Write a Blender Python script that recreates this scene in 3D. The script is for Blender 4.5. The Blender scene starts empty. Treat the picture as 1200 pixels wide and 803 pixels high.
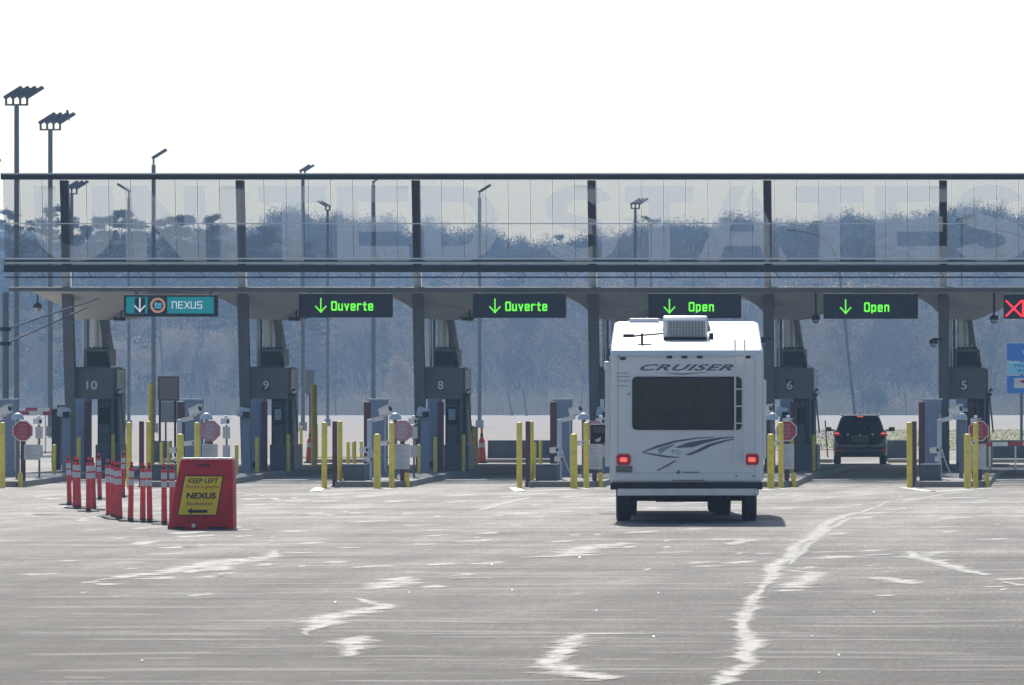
import bpy, bmesh, math, random
import numpy as np
from mathutils import Vector, Matrix, Euler
random.seed(7); np.random.seed(7)
R = math.radians
sc = bpy.context.scene
F, CX, HY, CH = 7000.0, 1280.0, 485.0, 1.74      # focal length in photo px, lane vanishing x, horizon y, eye height

# ------------------------------------------------------------------ camera, sky, sun, exposure
cd = bpy.data.cameras.new("camera"); cam = bpy.data.objects.new("camera", cd)
sc.collection.objects.link(cam); sc.camera = cam
cam.location = (0, 0, CH); cam.rotation_euler = (R(90), 0, 0)
cd.sensor_width = 36; cd.sensor_fit = 'HORIZONTAL'; cd.lens = 36 * F / 1200
cd.shift_x = (600 - CX) / 1200; cd.shift_y = (HY - 401.5) / 1200
cd.clip_start = 0.5; cd.clip_end = 6000
SUN_EL, SUN_AZ = 42.0, -10.0                      # azimuth measured from the lane direction, + to the right
w = bpy.data.worlds.new("World"); sc.world = w; w.use_nodes = True
nt = w.node_tree; bg = nt.nodes['Background']
sky = nt.nodes.new('ShaderNodeTexSky'); sky.sky_type = 'NISHITA'; sky.sun_disc = False
sky.sun_elevation = R(SUN_EL); sky.sun_rotation = R(SUN_AZ)
sky.air_density = 1.0; sky.dust_density = 1.4; sky.ozone_density = 1.0
nt.links.new(sky.outputs[0], bg.inputs[0]); bg.inputs[1].default_value = 0.110
sd = bpy.data.lights.new("sun", 'SUN'); sun = bpy.data.objects.new("sun", sd); sc.collection.objects.link(sun)
sd.energy = 5.0; sd.angle = R(0.5); sd.color = (1.0, 0.95, 0.88)
sv = Vector((math.sin(R(SUN_AZ)) * math.cos(R(SUN_EL)), math.cos(R(SUN_AZ)) * math.cos(R(SUN_EL)), math.sin(R(SUN_EL))))
sun.rotation_euler = sv.to_track_quat('Z', 'Y').to_euler(); sun.location = (-60, 200, 120)
sc.view_settings.view_transform = 'Standard'; sc.view_settings.look = 'None'
sc.view_settings.exposure = 0.22; sc.view_settings.gamma = 1.0
sc.cycles.max_bounces = 6; sc.cycles.transparent_max_bounces = 24; sc.cycles.volume_bounces = 1
sc.cycles.use_denoising = True; sc.cycles.sample_clamp_indirect = 4.0
HAZE_DENSITY = 0.00033

# ------------------------------------------------------------------ helpers
COL = sc.collection
_gy = [-80, 142, 150, 168, 205, 240, 800, 832, 896, 1600, 1760, 2080]
_gz = [0, 0, .10, .12, .12, .30, 1.51, 1.61, 3.75, 34.5, 35.8, 18]
FS = 1.6      # the wood and its trees stand and measure 1.6 times what the first survey took
def gz(Y, X=-80):
    z = float(np.interp(Y, _gy, _gz))
    if Y > 848:
        t = min(1, (Y - 848) / 400)
        z += t * (1.7 * math.sin(X * .028 + 2.4) + 1.2 * math.sin(X * .069 + Y * .006))
        z -= t * 4.2 * math.exp(-((X + 128) / 22) ** 2)
        pxx = CX + X * F / Y
        z -= t * 4.5 * min(1, max(0, (330 - pxx) / 50))
        z = max(z, 1.5)
    return z
def WX(px, Y): return (px - CX) / F * Y
def WZ(py, Y): return CH + (HY - py) / F * Y

def new_mat(name, col, rough=.6, metal=0, var=.12, scale=3.0, bump=0.0, bscale=40, spec=.5, dirt=None, coords='Object', vec=(1,1,1), alpha=1.0):
    m = bpy.data.materials.new(name); m.use_nodes = True
    t = m.node_tree; b = t.nodes['Principled BSDF']
    b.inputs['Roughness'].default_value = rough; b.inputs['Metallic'].default_value = metal
    b.inputs['Specular IOR Level'].default_value = spec
    tc = t.nodes.new('ShaderNodeTexCoord'); mp = t.nodes.new('ShaderNodeMapping'); mp.inputs['Scale'].default_value = vec
    t.links.new(tc.outputs[coords], mp.inputs[0])
    n = t.nodes.new('ShaderNodeTexNoise'); n.inputs['Scale'].default_value = scale; n.inputs['Detail'].default_value = 6; n.inputs['Roughness'].default_value = .65
    t.links.new(mp.outputs[0], n.inputs[0])
    rp = t.nodes.new('ShaderNodeValToRGB')
    rp.color_ramp.elements[0].position = .3; rp.color_ramp.elements[1].position = .7
    c = Vector(col)
    lo = c * (1 - var); hi = c * (1 + var)
    if dirt: lo = Vector(dirt)
    rp.color_ramp.elements[0].color = (*lo, 1); rp.color_ramp.elements[1].color = (*hi, 1)
    t.links.new(n.outputs[0], rp.inputs[0]); t.links.new(rp.outputs[0], b.inputs['Base Color'])
    if bump:
        n2 = t.nodes.new('ShaderNodeTexNoise'); n2.inputs['Scale'].default_value = bscale; n2.inputs['Detail'].default_value = 4
        t.links.new(mp.outputs[0], n2.inputs[0])
        bp = t.nodes.new('ShaderNodeBump'); bp.inputs['Strength'].default_value = bump; bp.inputs['Distance'].default_value = .02
        t.links.new(n2.outputs[0], bp.inputs['Height']); t.links.new(bp.outputs[0], b.inputs['Normal'])
    return m
def emit_mat(name, col, s):
    m = bpy.data.materials.new(name); m.use_nodes = True; b = m.node_tree.nodes['Principled BSDF']
    b.inputs['Base Color'].default_value = (*[c * .4 for c in col], 1); b.inputs['Emission Color'].default_value = (*col, 1)
    b.inputs['Emission Strength'].default_value = s; b.inputs['Roughness'].default_value = .5
    return m
def film_mat(name, trans, body, amount, kind='diffuse', gloss=.05):
    m = bpy.data.materials.new(name); m.use_nodes = True; t = m.node_tree
    for n in list(t.nodes): t.nodes.remove(n)
    out = t.nodes.new('ShaderNodeOutputMaterial')
    tr = t.nodes.new('ShaderNodeBsdfTransparent'); tr.inputs[0].default_value = (*trans, 1)
    df = t.nodes.new('ShaderNodeBsdfDiffuse' if kind == 'diffuse' else 'ShaderNodeBsdfTranslucent'); df.inputs[0].default_value = (*body, 1)
    gl = t.nodes.new('ShaderNodeBsdfGlossy'); gl.inputs['Roughness'].default_value = .08; gl.inputs[0].default_value = (.9, .95, 1, 1)
    m1 = t.nodes.new('ShaderNodeMixShader'); m1.inputs[0].default_value = amount
    m2 = t.nodes.new('ShaderNodeMixShader'); m2.inputs[0].default_value = gloss
    t.links.new(tr.outputs[0], m1.inputs[1]); t.links.new(df.outputs[0], m1.inputs[2])
    t.links.new(m1.outputs[0], m2.inputs[1]); t.links.new(gl.outputs[0], m2.inputs[2]); t.links.new(m2.outputs[0], out.inputs[0])
    return m

class MB:
    def __init__(s): s.v = []; s.f = []; s.a = []
    def add(s, vs, fs):
        o = len(s.v); s.v += [tuple(v) for v in vs]; s.f += [tuple(i + o for i in f) for f in fs]; return s
    def bm(s, bm):
        bm.verts.index_update(); return s.add([v.co[:] for v in bm.verts], [[v.index for v in f.verts] for f in bm.faces])
    def box(s, x0, x1, y0, y1, z0, z1, bev=0, rot=None, piv=None):
        bm = bmesh.new(); bmesh.ops.create_cube(bm, size=1)
        c = Vector(((x0 + x1) / 2, (y0 + y1) / 2, (z0 + z1) / 2))
        for v in bm.verts: v.co = Vector((v.co.x * (x1 - x0), v.co.y * (y1 - y0), v.co.z * (z1 - z0))) + c
        if bev: bmesh.ops.bevel(bm, geom=list(bm.edges), offset=bev, segments=2, affect='EDGES', profile=.6)
        if rot is not None:
            p = Vector(piv) if piv is not None else c
            M = Matrix.Translation(p) @ Euler(rot).to_matrix().to_4x4() @ Matrix.Translation(-p)
            bm.transform(M)
        s.bm(bm); bm.free(); return s
    def tube(s, p0, p1, r0, r1=None, n=12, caps=True):
        r1 = r0 if r1 is None else r1
        p0 = Vector(p0); p1 = Vector(p1); d = (p1 - p0).normalized()
        a = d.orthogonal().normalized(); b = d.cross(a)
        vs = []
        for p, r in ((p0, r0), (p1, r1)):
            for i in range(n):
                t = 2 * math.pi * i / n; vs.append(p + a * (r * math.cos(t)) + b * (r * math.sin(t)))
        fs = [(i, (i + 1) % n, n + (i + 1) % n, n + i) for i in range(n)]
        if caps: fs += [tuple(range(n - 1, -1, -1)), tuple(range(n, 2 * n))]
        return s.add(vs, fs)
    def path(s, pts, r, n=8):
        for a, b in zip(pts[:-1], pts[1:]): s.tube(a, b, r, n=n)
        return s
    def lathe(s, prof, c=(0, 0, 0), n=16):
        vs = []; fs = []
        for r, z in prof:
            for i in range(n):
                t = 2 * math.pi * i / n; vs.append((c[0] + r * math.cos(t), c[1] + r * math.sin(t), c[2] + z))
        for j in range(len(prof) - 1):
            for i in range(n):
                fs.append((j * n + i, j * n + (i + 1) % n, (j + 1) * n + (i + 1) % n, (j + 1) * n + i))
        fs += [tuple(range(n - 1, -1, -1)), tuple((len(prof) - 1) * n + i for i in range(n))]
        return s.add(vs, fs)
    def prism_x(s, prof, x0, x1, bev=0):          # profile of (y, z) pulled along x
        bm = bmesh.new(); n = len(prof)
        a = [bm.verts.new((x0, y, z)) for y, z in prof]; b = [bm.verts.new((x1, y, z)) for y, z in prof]
        bm.faces.new(a); bm.faces.new(b[::-1])
        for i in range(n): bm.faces.new((a[i], b[i], b[(i + 1) % n], a[(i + 1) % n]))
        bmesh.ops.recalc_face_normals(bm, faces=bm.faces)
        if bev: bmesh.ops.bevel(bm, geom=list(bm.edges), offset=bev, segments=3, affect='EDGES', profile=.6, clamp_overlap=True)
        s.bm(bm); bm.free(); return s
    def prism_y(s, prof, y0, y1, bev=0):          # profile of (x, z) pulled along y
        bm = bmesh.new(); n = len(prof)
        a = [bm.verts.new((x, y0, z)) for x, z in prof]; b = [bm.verts.new((x, y1, z)) for x, z in prof]
        bm.faces.new(a); bm.faces.new(b[::-1])
        for i in range(n): bm.faces.new((a[i], b[i], b[(i + 1) % n], a[(i + 1) % n]))
        bmesh.ops.recalc_face_normals(bm, faces=bm.faces)
        if bev: bmesh.ops.bevel(bm, geom=list(bm.edges), offset=bev, segments=2, affect='EDGES', profile=.6, clamp_overlap=True)
        s.bm(bm); bm.free(); return s
    def strokes(s, polys, wd, th, ox, y, oz, sx, sz):   # stroke lettering in the xz plane, front face at y
        for pl in polys:
            for (a, b) in zip(pl[:-1], pl[1:]):
                p = Vector((ox + a[0] * sx, oz + a[1] * sz)); q = Vector((ox + b[0] * sx, oz + b[1] * sz))
                d = (q - p); d.normalize(); nrm = Vector((-d.y, d.x)) * wd / 2; e = d * wd / 2
                c = [p - e + nrm, q + e + nrm, q + e - nrm, p - e - nrm]
                s.prism_y([(k.x, k.y) for k in c], y, y + th)
        return s
    def build(s, name, mat, parent=None, smooth=False, loc=None):
        me = bpy.data.meshes.new(name); me.from_pydata(s.v, [], s.f); me.update()
        if s.a: me.attributes.new('edge', 'FLOAT', 'POINT').data.foreach_set('value', s.a)
        o = bpy.data.objects.new(name, me); COL.objects.link(o)
        if mat: me.materials.append(mat)
        if parent: o.parent = parent
        if loc: o.location = loc
        if smooth:
            for p in me.polygons: p.use_smooth = True
            try: me.set_sharp_from_angle(angle=R(40))
            except Exception: pass
        return o
def tag(o, label, cat, group=None):
    o['label'] = label; o['category'] = cat
    if group: o['group'] = group
    return o
def thing(name, label, cat, loc, rz=0, group=None):
    o = bpy.data.objects.new(name, None); COL.objects.link(o); o.location = loc; o.rotation_euler = (0, 0, rz)
    o.empty_display_size = .2
    return tag(o, label, cat, group)
def struct(name, mb, mat, **k):
    o = mb.build(name, mat, **k); o['kind'] = 'structure'; return o
def copy_tree(o, parent=None):
    c = o.copy(); COL.objects.link(c); c.parent = parent
    for ch in list(o.children): copy_tree(ch, c)
    return c
def text_mb(txt, w_, h_, x, y, z, th=.004, shear=0, bold=0, ax='CENTER', spacing=1.0):
    cu = bpy.data.curves.new('t', 'FONT'); cu.body = txt; cu.size = 1; cu.shear = shear; cu.offset = bold; cu.space_character = spacing
    cu.resolution_u = 3
    o = bpy.data.objects.new('t', cu); COL.objects.link(o); bpy.context.view_layer.update()
    me = bpy.data.meshes.new_from_object(o.evaluated_get(bpy.context.evaluated_depsgraph_get()))
    xs = [v.co.x for v in me.vertices]; ys = [v.co.y for v in me.vertices]
    x0, x1, y0, y1 = min(xs), max(xs), min(ys), max(ys)
    mb = MB(); vs = [((v.co.x - (x0 + x1) / 2) / (x1 - x0) * w_ + x, y, (v.co.y - (y0 + y1) / 2) / (y1 - y0) * h_ + z) for v in me.vertices]
    mb.add(vs, [tuple(p.vertices) for p in me.polygons])
    bpy.data.objects.remove(o); bpy.data.curves.remove(cu); bpy.data.meshes.remove(me)
    return mb

# ------------------------------------------------------------------ materials
M = {}
M['yellow'] = new_mat('bollard_yellow', (.86, .68, .06), .55, dirt=(.62, .48, .07), scale=5)
M['maroon'] = new_mat('maroon_paint', (.10, .022, .03), .6, dirt=(.07, .02, .025))
M['steel'] = new_mat('grey_painted_steel', (.13, .138, .145), .5, var=.15)
M['pole'] = new_mat('galvanised_pole', (.06, .066, .07), .6, metal=0, var=.15)
M['dark'] = new_mat('dark_frame', (.012, .014, .02), .7, var=.2)
M['black'] = new_mat('black_rubber', (.02, .02, .022), .8, var=.2)
M['canopy'] = new_mat('canopy_metal', (.20, .21, .22), .45, var=.1)
M['soffit'] = new_mat('white_soffit', (.88, .86, .80), .7, var=.06)
M['blue'] = new_mat('blue_grey_cabinet', (.19, .25, .36), .55, var=.12)
M['bluelight'] = new_mat('pale_blue_housing', (.42, .50, .60), .45, var=.08)
M['booth'] = new_mat('booth_cladding', (.115, .122, .125), .5, var=.14)
M['boothlow'] = new_mat('booth_lower_steel', (.09, .115, .135), .5, var=.2)
M['galv'] = new_mat('bright_duct', (.55, .57, .58), .35, metal=.5, var=.1)
M['white'] = new_mat('white_plastic', (.72, .73, .74), .45, var=.05)
M['concrete'] = new_mat('concrete', (.22, .22, .21), .85, var=.18, bump=.3)
M['darkconc'] = new_mat('weathered_concrete', (.10, .11, .13), .85, var=.25, bump=.3)
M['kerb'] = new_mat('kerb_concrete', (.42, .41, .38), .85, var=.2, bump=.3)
M['signred'] = new_mat('sign_red', (.35, .03, .05), .5, var=.15)
M['signpink'] = new_mat('faded_sign_red', (.42, .22, .27), .5, var=.12)
M['orange'] = new_mat('delineator_orange', (.68, .045, .05), .5, dirt=(.5, .04, .045), scale=6)
M['barrier'] = new_mat('barrier_red_plastic', (.58, .007, .016), .5, dirt=(.36, .008, .014), scale=4)
M['reflect'] = new_mat('reflective_band', (.52, .52, .56), .35, var=.12)
M['signyellow'] = new_mat('sign_yellow', (.8, .56, .03), .5, var=.1)
M['ink'] = new_mat('black_ink', (.02, .02, .025), .6, var=.05)
M['inkred'] = new_mat('faded_red_ink', (.22, .05, .03), .6, var=.05)
M['led'] = emit_mat('green_led', (.15, .82, .05), .95)
M['ledred'] = emit_mat('red_led', (1.0, .03, .05), 1.0)
M['ledwhite'] = emit_mat('white_led', (.8, .9, 1.0), .45)
M['teal'] = emit_mat('teal_panel', (.0, .22, .26), .55)
M['ring'] = emit_mat('peach_ring', (.75, .38, .25), .35)
M['ringblue'] = emit_mat('blue_led_dots', (.1, .45, .6), .45)
M['tail'] = emit_mat('lit_tail_light', (1.0, .14, .10), .75)
M['taildim'] = emit_mat('red_tail_lens', (.5, .02, .03), .12)
M['glassdark'] = new_mat('dark_window_glass', (.012, .014, .017), .08, var=.1, spec=.5)
M['rv'] = new_mat('white_fibreglass', (.74, .75, .77), .35, var=.03, scale=1.5)
M['rvtrim'] = new_mat('aluminium_trim', (.55, .56, .57), .35, metal=.6, var=.1)
M['decal'] = new_mat('grey_decal', (.10, .12, .17), .4, var=.1)
M['decallight'] = new_mat('pale_decal', (.28, .32, .40), .4, var=.1)
M['carpaint'] = new_mat('black_car_paint', (.010, .011, .014), .08, var=.1); M['carpaint'].node_tree.nodes['Principled BSDF'].inputs['Coat Weight'].default_value = .6
M['signblue'] = new_mat('sign_blue', (.05, .26, .75), .5, var=.08)
M['signcyan'] = new_mat('sign_light_blue', (.3, .75, .95), .5, var=.08)
M['brownsign'] = new_mat('sign_back_aluminium', (.28, .25, .24), .6, var=.1)
M['glass'] = film_mat('tinted_screen_glass', (.575, .60, .62), (.30, .32, .35), .02, gloss=.02)
M['film'] = film_mat('frosted_letter_film', (.84, .87, .90), (.58, .64, .72), .15, kind='trans', gloss=.01)
M['bark'] = new_mat('bark', (.085, .075, .068), .9, var=.3)
M['needles'] = new_mat('pine_needles', (.035, .055, .03), .8, var=.4, scale=.6)
M['tanleaf'] = new_mat('tan_leaves', (.46, .33, .19), .8, var=.35, scale=.8)
M['paleleaf'] = new_mat('pale_twigs', (.46, .36, .29), .8, var=.3, scale=.8)
M['grass'] = new_mat('dry_grass', (.21, .205, .08), .9, var=.35, scale=.7)
M['reed'] = new_mat('dry_reeds', (.34, .29, .20), .9, var=.3, scale=.5)

# asphalt
def asphalt():
    m = bpy.data.materials.new('asphalt'); m.use_nodes = True; t = m.node_tree; b = t.nodes['Principled BSDF']
    L = t.links.new; N = t.nodes.new
    tc = N('ShaderNodeTexCoord')
    def noise(scale, vec, det=6, rough=.6):
        mp = N('ShaderNodeMapping'); mp.inputs['Scale'].default_value = vec; L(tc.outputs['Object'], mp.inputs[0])
        n = N('ShaderNodeTexNoise'); n.inputs['Scale'].default_value = scale; n.inputs['Detail'].default_value = det; n.inputs['Roughness'].default_value = rough
        L(mp.outputs[0], n.inputs[0]); return n.outputs[0]
    def ramp(src, p0, p1, c0, c1):
        r = N('ShaderNodeValToRGB'); r.color_ramp.elements[0].position = p0; r.color_ramp.elements[1].position = p1
        r.color_ramp.elements[0].color = (*[c0] * 3, 1); r.color_ramp.elements[1].color = (*[c1] * 3, 1); L(src, r.inputs[0]); return r.outputs[0]
    def mul(a, c):
        x = N('ShaderNodeMix'); x.data_type = 'RGBA'; x.blend_type = 'MULTIPLY'; x.inputs[0].default_value = 1; L(a, x.inputs[6]); L(c, x.inputs[7]); return x.outputs[2]
    base = ramp(noise(.35, (1, .35, 1)), .3, .7, .80, 1.18)
    bands = ramp(noise(1, (.035, .42, 1), 5, .62), .42, .62, .80, 1.20)          # worn transverse paving bands
    bands2 = ramp(noise(1, (.06, 1.3, 1), 4, .6), .4, .62, .87, 1.13)
    tyre = ramp(noise(1, (.9, .02, 1), 3), .4, .65, .93, 1.08)
    grain = ramp(noise(24, (1, .06, 1), 4, .8), .32, .68, .66, 1.34)
    mott = mul(ramp(noise(1.3, (1, .10, 1), 5, .7), .35, .65, .80, 1.20), ramp(noise(.28, (1, .22, 1), 5, .65), .38, .62, .80, 1.22))
    fine = ramp(noise(70, (1, .07, 1), 2, .8), .3, .7, .72, 1.28)
    c = mul(mul(mul(mul(mul(base, bands), bands2), mul(tyre, mott)), grain), fine)
    col = N('ShaderNodeRGB'); col.outputs[0].default_value = (.182, .172, .155, 1)
    c = mul(c, col.outputs[0])
    # distance brightening from grazing light painted in: darker up front, paler towards the lanes
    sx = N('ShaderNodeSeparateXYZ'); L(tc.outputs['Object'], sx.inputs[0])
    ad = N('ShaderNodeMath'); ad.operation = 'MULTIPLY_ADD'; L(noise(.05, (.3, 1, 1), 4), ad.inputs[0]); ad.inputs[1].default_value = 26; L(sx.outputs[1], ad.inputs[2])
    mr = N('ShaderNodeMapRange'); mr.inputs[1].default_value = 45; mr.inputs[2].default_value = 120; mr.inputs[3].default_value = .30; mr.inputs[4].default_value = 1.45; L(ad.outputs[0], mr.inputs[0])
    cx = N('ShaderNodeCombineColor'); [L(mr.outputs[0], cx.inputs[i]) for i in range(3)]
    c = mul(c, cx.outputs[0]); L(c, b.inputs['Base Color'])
    b.inputs['Roughness'].default_value = .72; b.inputs['Specular IOR Level'].default_value = .08
    bp = N('ShaderNodeBump'); bp.inputs['Strength'].default_value = .5; bp.inputs['Distance'].default_value = .01
    L(noise(60, (1, 1, 1), 3), bp.inputs['Height']); L(bp.outputs[0], b.inputs['Normal'])
    return m
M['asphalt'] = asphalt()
M['farpave'] = new_mat('far_concrete_pavement', (.31, .28, .25), .9, var=.14, scale=.25, vec=(.2, 1, 1), spec=.08)
M['forestfloor'] = new_mat('forest_floor', (.05, .042, .03), 1.0, var=.4, scale=.4, spec=0)
# pale sealant patches with ragged holes
def patchy(nm='pale_sealant', vec=(1.7, .85, 1), lo=1.92, hi=2.6, top=.82, nw=3.0):
    m = new_mat(nm, (.36, .35, .325), .7, var=.15, scale=2)
    t = m.node_tree; b = t.nodes['Principled BSDF']; L = t.links.new; N = t.nodes.new
    tc = N('ShaderNodeTexCoord'); mp = N('ShaderNodeMapping'); mp.inputs['Scale'].default_value = vec; L(tc.outputs['Object'], mp.inputs[0])
    n = N('ShaderNodeTexNoise'); n.inputs['Scale'].default_value = 2.2; n.inputs['Detail'].default_value = 8; n.inputs['Roughness'].default_value = .75; L(mp.outputs[0], n.inputs[0])
    at = N('ShaderNodeAttribute'); at.attribute_name = 'edge'
    sm = N('ShaderNodeMath'); sm.operation = 'MULTIPLY_ADD'; L(n.outputs[0], sm.inputs[0]); sm.inputs[1].default_value = nw
    L(at.outputs['Fac'], sm.inputs[2])
    r = N('ShaderNodeMapRange'); r.inputs[1].default_value = lo; r.inputs[2].default_value = hi; r.inputs[3].default_value = 0; r.inputs[4].default_value = top; L(sm.outputs[0], r.inputs[0]); L(r.outputs[0], b.inputs['Alpha'])
    return m
M['patchy'] = patchy()
M['streak'] = patchy('faint_pale_streak', (.5, 1.4, 1), .85, 1.8, .42, 1.3)
M['nose'] = new_mat('white_road_paint', (.62, .61, .57), .7, dirt=(.35, .34, .32), scale=3)
M['darkstreak'] = patchy('dark_joint', (.35, 1.4, 1), .9, 1.7, .45, 1.3)
for e_ in M['darkstreak'].node_tree.nodes['Color Ramp'].color_ramp.elements: e_.color = (.06, .06, .06, 1)

# ------------------------------------------------------------------ ground
def ground_sheet(xs, ys, dz=0):
    mb = MB(); vs = [(x, y, gz(y, x) + dz) for y in ys for x in xs]; nx = len(xs)
    fs = [(j * nx + i, j * nx + i + 1, (j + 1) * nx + i + 1, (j + 1) * nx + i) for j in range(len(ys) - 1) for i in range(nx - 1)]
    return mb.add(vs, fs)
xs = [-900, -600] + list(range(-420, 121, 10)) + [300, 600]
struct('ground', ground_sheet(xs, [-80, 60, 120, 142, 146, 150, 160, 168, 205, 222, 240, 300, 400, 600, 800] + list(range(832, 2081, 32))), M['forestfloor'], smooth=True)
xr = [-300, -120, -60, 0, 60, 120]
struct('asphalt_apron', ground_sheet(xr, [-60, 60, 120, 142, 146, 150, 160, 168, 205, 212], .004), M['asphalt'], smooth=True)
struct('far_pavement', ground_sheet(xr, [212, 222, 240, 300, 400, 600, 800, 824], .006), M['farpave'], smooth=True)
g = ground_sheet([WX(905, 260), WX(1300, 260), 60], [238, 240, 300, 360, 405], .03); o = g.build('grass_strip', M['grass'])
o['kind'] = 'structure'
g = ground_sheet([WX(330, 215), WX(470, 215)], [213, 222], .03); o = g.build('grass_strip', M['grass']); o['kind'] = 'structure'

# pavement marks: list of (px, py, width_px) polylines on the flat apron
def ribbon(mb, pts, dz, jitter=.28, cut=None):
    P = []
    for a, b in zip(pts[:-1], pts[1:]):
        n = max(2, int(math.hypot(b[0] - a[0], b[1] - a[1]) / 3))
        for i in range(n): t = i / n; P.append([a[k] + (b[k] - a[k]) * t for k in range(3)])
    P.append(list(pts[-1])); n = len(P); cols = [(-.95, 0), (-.2, 1), (.2, 1), (.95, 0)]; q = []
    wv = 0
    for i, (x, y, wd) in enumerate(P):
        wv = wv * .6 + random.uniform(-jitter, jitter); tp = min(1, .25 + min(i, n - 1 - i) / max(1, n) * 4); w2 = wd * tp * (1 + random.uniform(-jitter, jitter)); end = 0 if i in (0, n - 1) else 1
        for c, e in cols:
            yy = y; Y = CH * F / (yy - HY); q.append((WX(x + wd * (c * w2 / wd + wv * .5), Y), Y, gz(Y) + dz)); mb.a.append(e * end)
    mb.add(q, [(4 * i + j, 4 * i + j + 1, 4 * i + j + 5, 4 * i + j + 4) for i in range(n - 1) for j in range(3)])
def hband(mb, x0, x1, y, th, dz, slope=0):
    n = max(3, int((x1 - x0) / 12)); vs = []
    for i in range(n + 1):
        x = x0 + (x1 - x0) * i / n; e = min(i, n - i) / n * 8; e = min(1, .15 + e)
        yy = y + slope * (x - x0) / 100 + math.sin(x * .013 + y) * .6
        for s_, ed in ((-1.3, 0), (0, 1), (1.3, 0)):
            y2 = yy + s_ * th / 2 * e; Y = CH * F / (y2 - HY); vs.append((WX(x, Y), Y, gz(Y) + dz)); mb.a.append(ed * min(1, min(i, n - i) / n * 5))
    mb.add(vs, [(3 * i + j, 3 * i + j + 1, 3 * i + j + 4, 3 * i + j + 3) for i in range(n) for j in range(2)])
mb = MB()
ribbon(mb, [(1060, 585, 8), (1040, 590, 10), (1010, 601, 14), (985, 606, 16), (962, 617, 20), (958, 628, 26), (936, 640, 14), (924, 654, 22), (905, 668, 26), (900, 682, 16), (893, 694, 12), (886, 704, 22), (874, 724, 24), (868, 737, 14), (880, 748, 30), (874, 768, 30), (880, 778, 22), (856, 790, 32), (838, 806, 44), (820, 830, 60)], .010)
ribbon(mb, [(1000, 606, 10), (970, 622, 12), (945, 640, 10), (925, 664, 12)], .0095)
ribbon(mb, [(1150, 575, 8), (1105, 580, 8), (1075, 586, 8)], .010)
ribbon(mb, [(905, 668, 20), (955, 672, 22), (935, 690, 40), (900, 690, 10)], .009, .3)
ribbon(mb, [(1000, 652, 60), (960, 656, 40)], .010)
ribbon(mb, [(1060, 646, 24), (1080, 655, 26), (1120, 667, 28), (1158, 676, 24)], .010)
ribbon(mb, [(1175, 682, 4), (1198, 688, 20)], .010)
ribbon(mb, [(1030, 677, 30), (1055, 682, 56), (1060, 687, 50)], .010)
ribbon(mb, [(690, 744, 44), (662, 757, 38), (644, 775, 34), (662, 789, 60), (700, 795, 90), (690, 801, 70)], .010)
ribbon(mb, [(720, 743, 120), (690, 745, 60)], .009)
ribbon(mb, [(420, 702, 30), (450, 712, 36), (400, 722, 50), (365, 738, 40), (355, 748, 20)], .010)
ribbon(mb, [(425, 745, 40), (418, 755, 44), (405, 772, 24)], .010)
ribbon(mb, [(480, 676, 36), (455, 686, 60), (428, 692, 40)], .010)
ribbon(mb, [(105, 683, 10), (150, 676, 40), (210, 669, 40), (290, 657, 60), (330, 645, 20)], .010, .45)
ribbon(mb, [(300, 655, 50), (240, 668, 60), (205, 673, 30)], .009, .45)
ribbon(mb, [(610, 655, 20), (660, 652, 50), (700, 643, 60), (740, 636, 30)], .010, .4)
ribbon(mb, [(640, 637, 40), (670, 634, 14)], .010)
ribbon(mb, [(560, 600, 10), (590, 590, 14), (625, 583, 6)], .010)
ribbon(mb, [(860, 640, 40), (880, 634, 24), (850, 632, 20)], .010)
ribbon(mb, [(160, 640, 40), (185, 634, 20)], .010); ribbon(mb, [(320, 583, 14), (330, 590, 12)], .010)
for _ in range(200):
    y = 582 + 120 * random.random() ** 1.7; x = random.uniform(20, 1180); l = random.uniform(10, 55)
    ribbon(mb, [(x, y, l * .4), (x + l * .35, y - random.uniform(.6, 2.5), l * .8), (x + l * .8, y - random.uniform(1.5, 4), l * .5)], .008, .3)
struct('crack_sealant', mb, M['patchy'])
mb = MB()
for (x0, x1, y, th) in [(0, 330, 745, 5), (0, 200, 742, 4), (890, 1005, 747, 4), (300, 900, 740, 3.5), (0, 520, 787, 5), (520, 1200, 784, 3.5), (0, 480, 657, 4), (0, 130, 654, 3),
                    (0, 290, 700, 3), (330, 830, 692, 3), (0, 290, 713, 3), (620, 1200, 633, 3), (0, 340, 640, 2.5), (0, 200, 630, 2), (590, 900, 690, 2.5), (400, 780, 672, 3), (780, 1190, 668, 2.5),
                    (200, 660, 728, 3), (720, 1200, 716, 3), (900, 1200, 735, 3), (0, 420, 676, 2.5), (250, 660, 612, 2), (560, 1180, 622, 2), (100, 560, 600, 1.6), (760, 1200, 604, 1.6), (640, 1190, 655, 3), (0, 300, 768, 4), (700, 1200, 765, 3.5), (200, 700, 648, 2.5)]:
    hband(mb, x0, x1, y, th, .006, random.uniform(-.6, .6))
for _ in range(150):
    y = 588 + 215 * random.random() ** 1.2; x = random.uniform(-40, 1150); hband(mb, x, x + random.uniform(60, 420), y, random.uniform(.8, 1.3 + (y - 588) / 110), .006, random.uniform(-.8, .8))
struct('worn_streaks', mb, M['streak'])
mb = MB()
for (x0, x1, y, th) in [(-20, 135, 630.5, 2.0), (420, 900, 704, 1.6), (300, 640, 707, 1.6), (930, 1120, 645, 1.8), (200, 660, 642, 1.2), (0, 1200, 664, 1.2), (0, 600, 697, 1.2)]:
    hband(mb, x0, x1, y, th, .007)
for _ in range(90):
    y = 590 + 212 * random.random() ** 1.2; x = random.uniform(-40, 1150); hband(mb, x, x + random.uniform(60, 360), y, random.uniform(.7, 1.1 + (y - 588) / 140), .007, random.uniform(-.8, .8))
struct('pavement_joints', mb, M['darkstreak'])
mb = MB()
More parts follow.
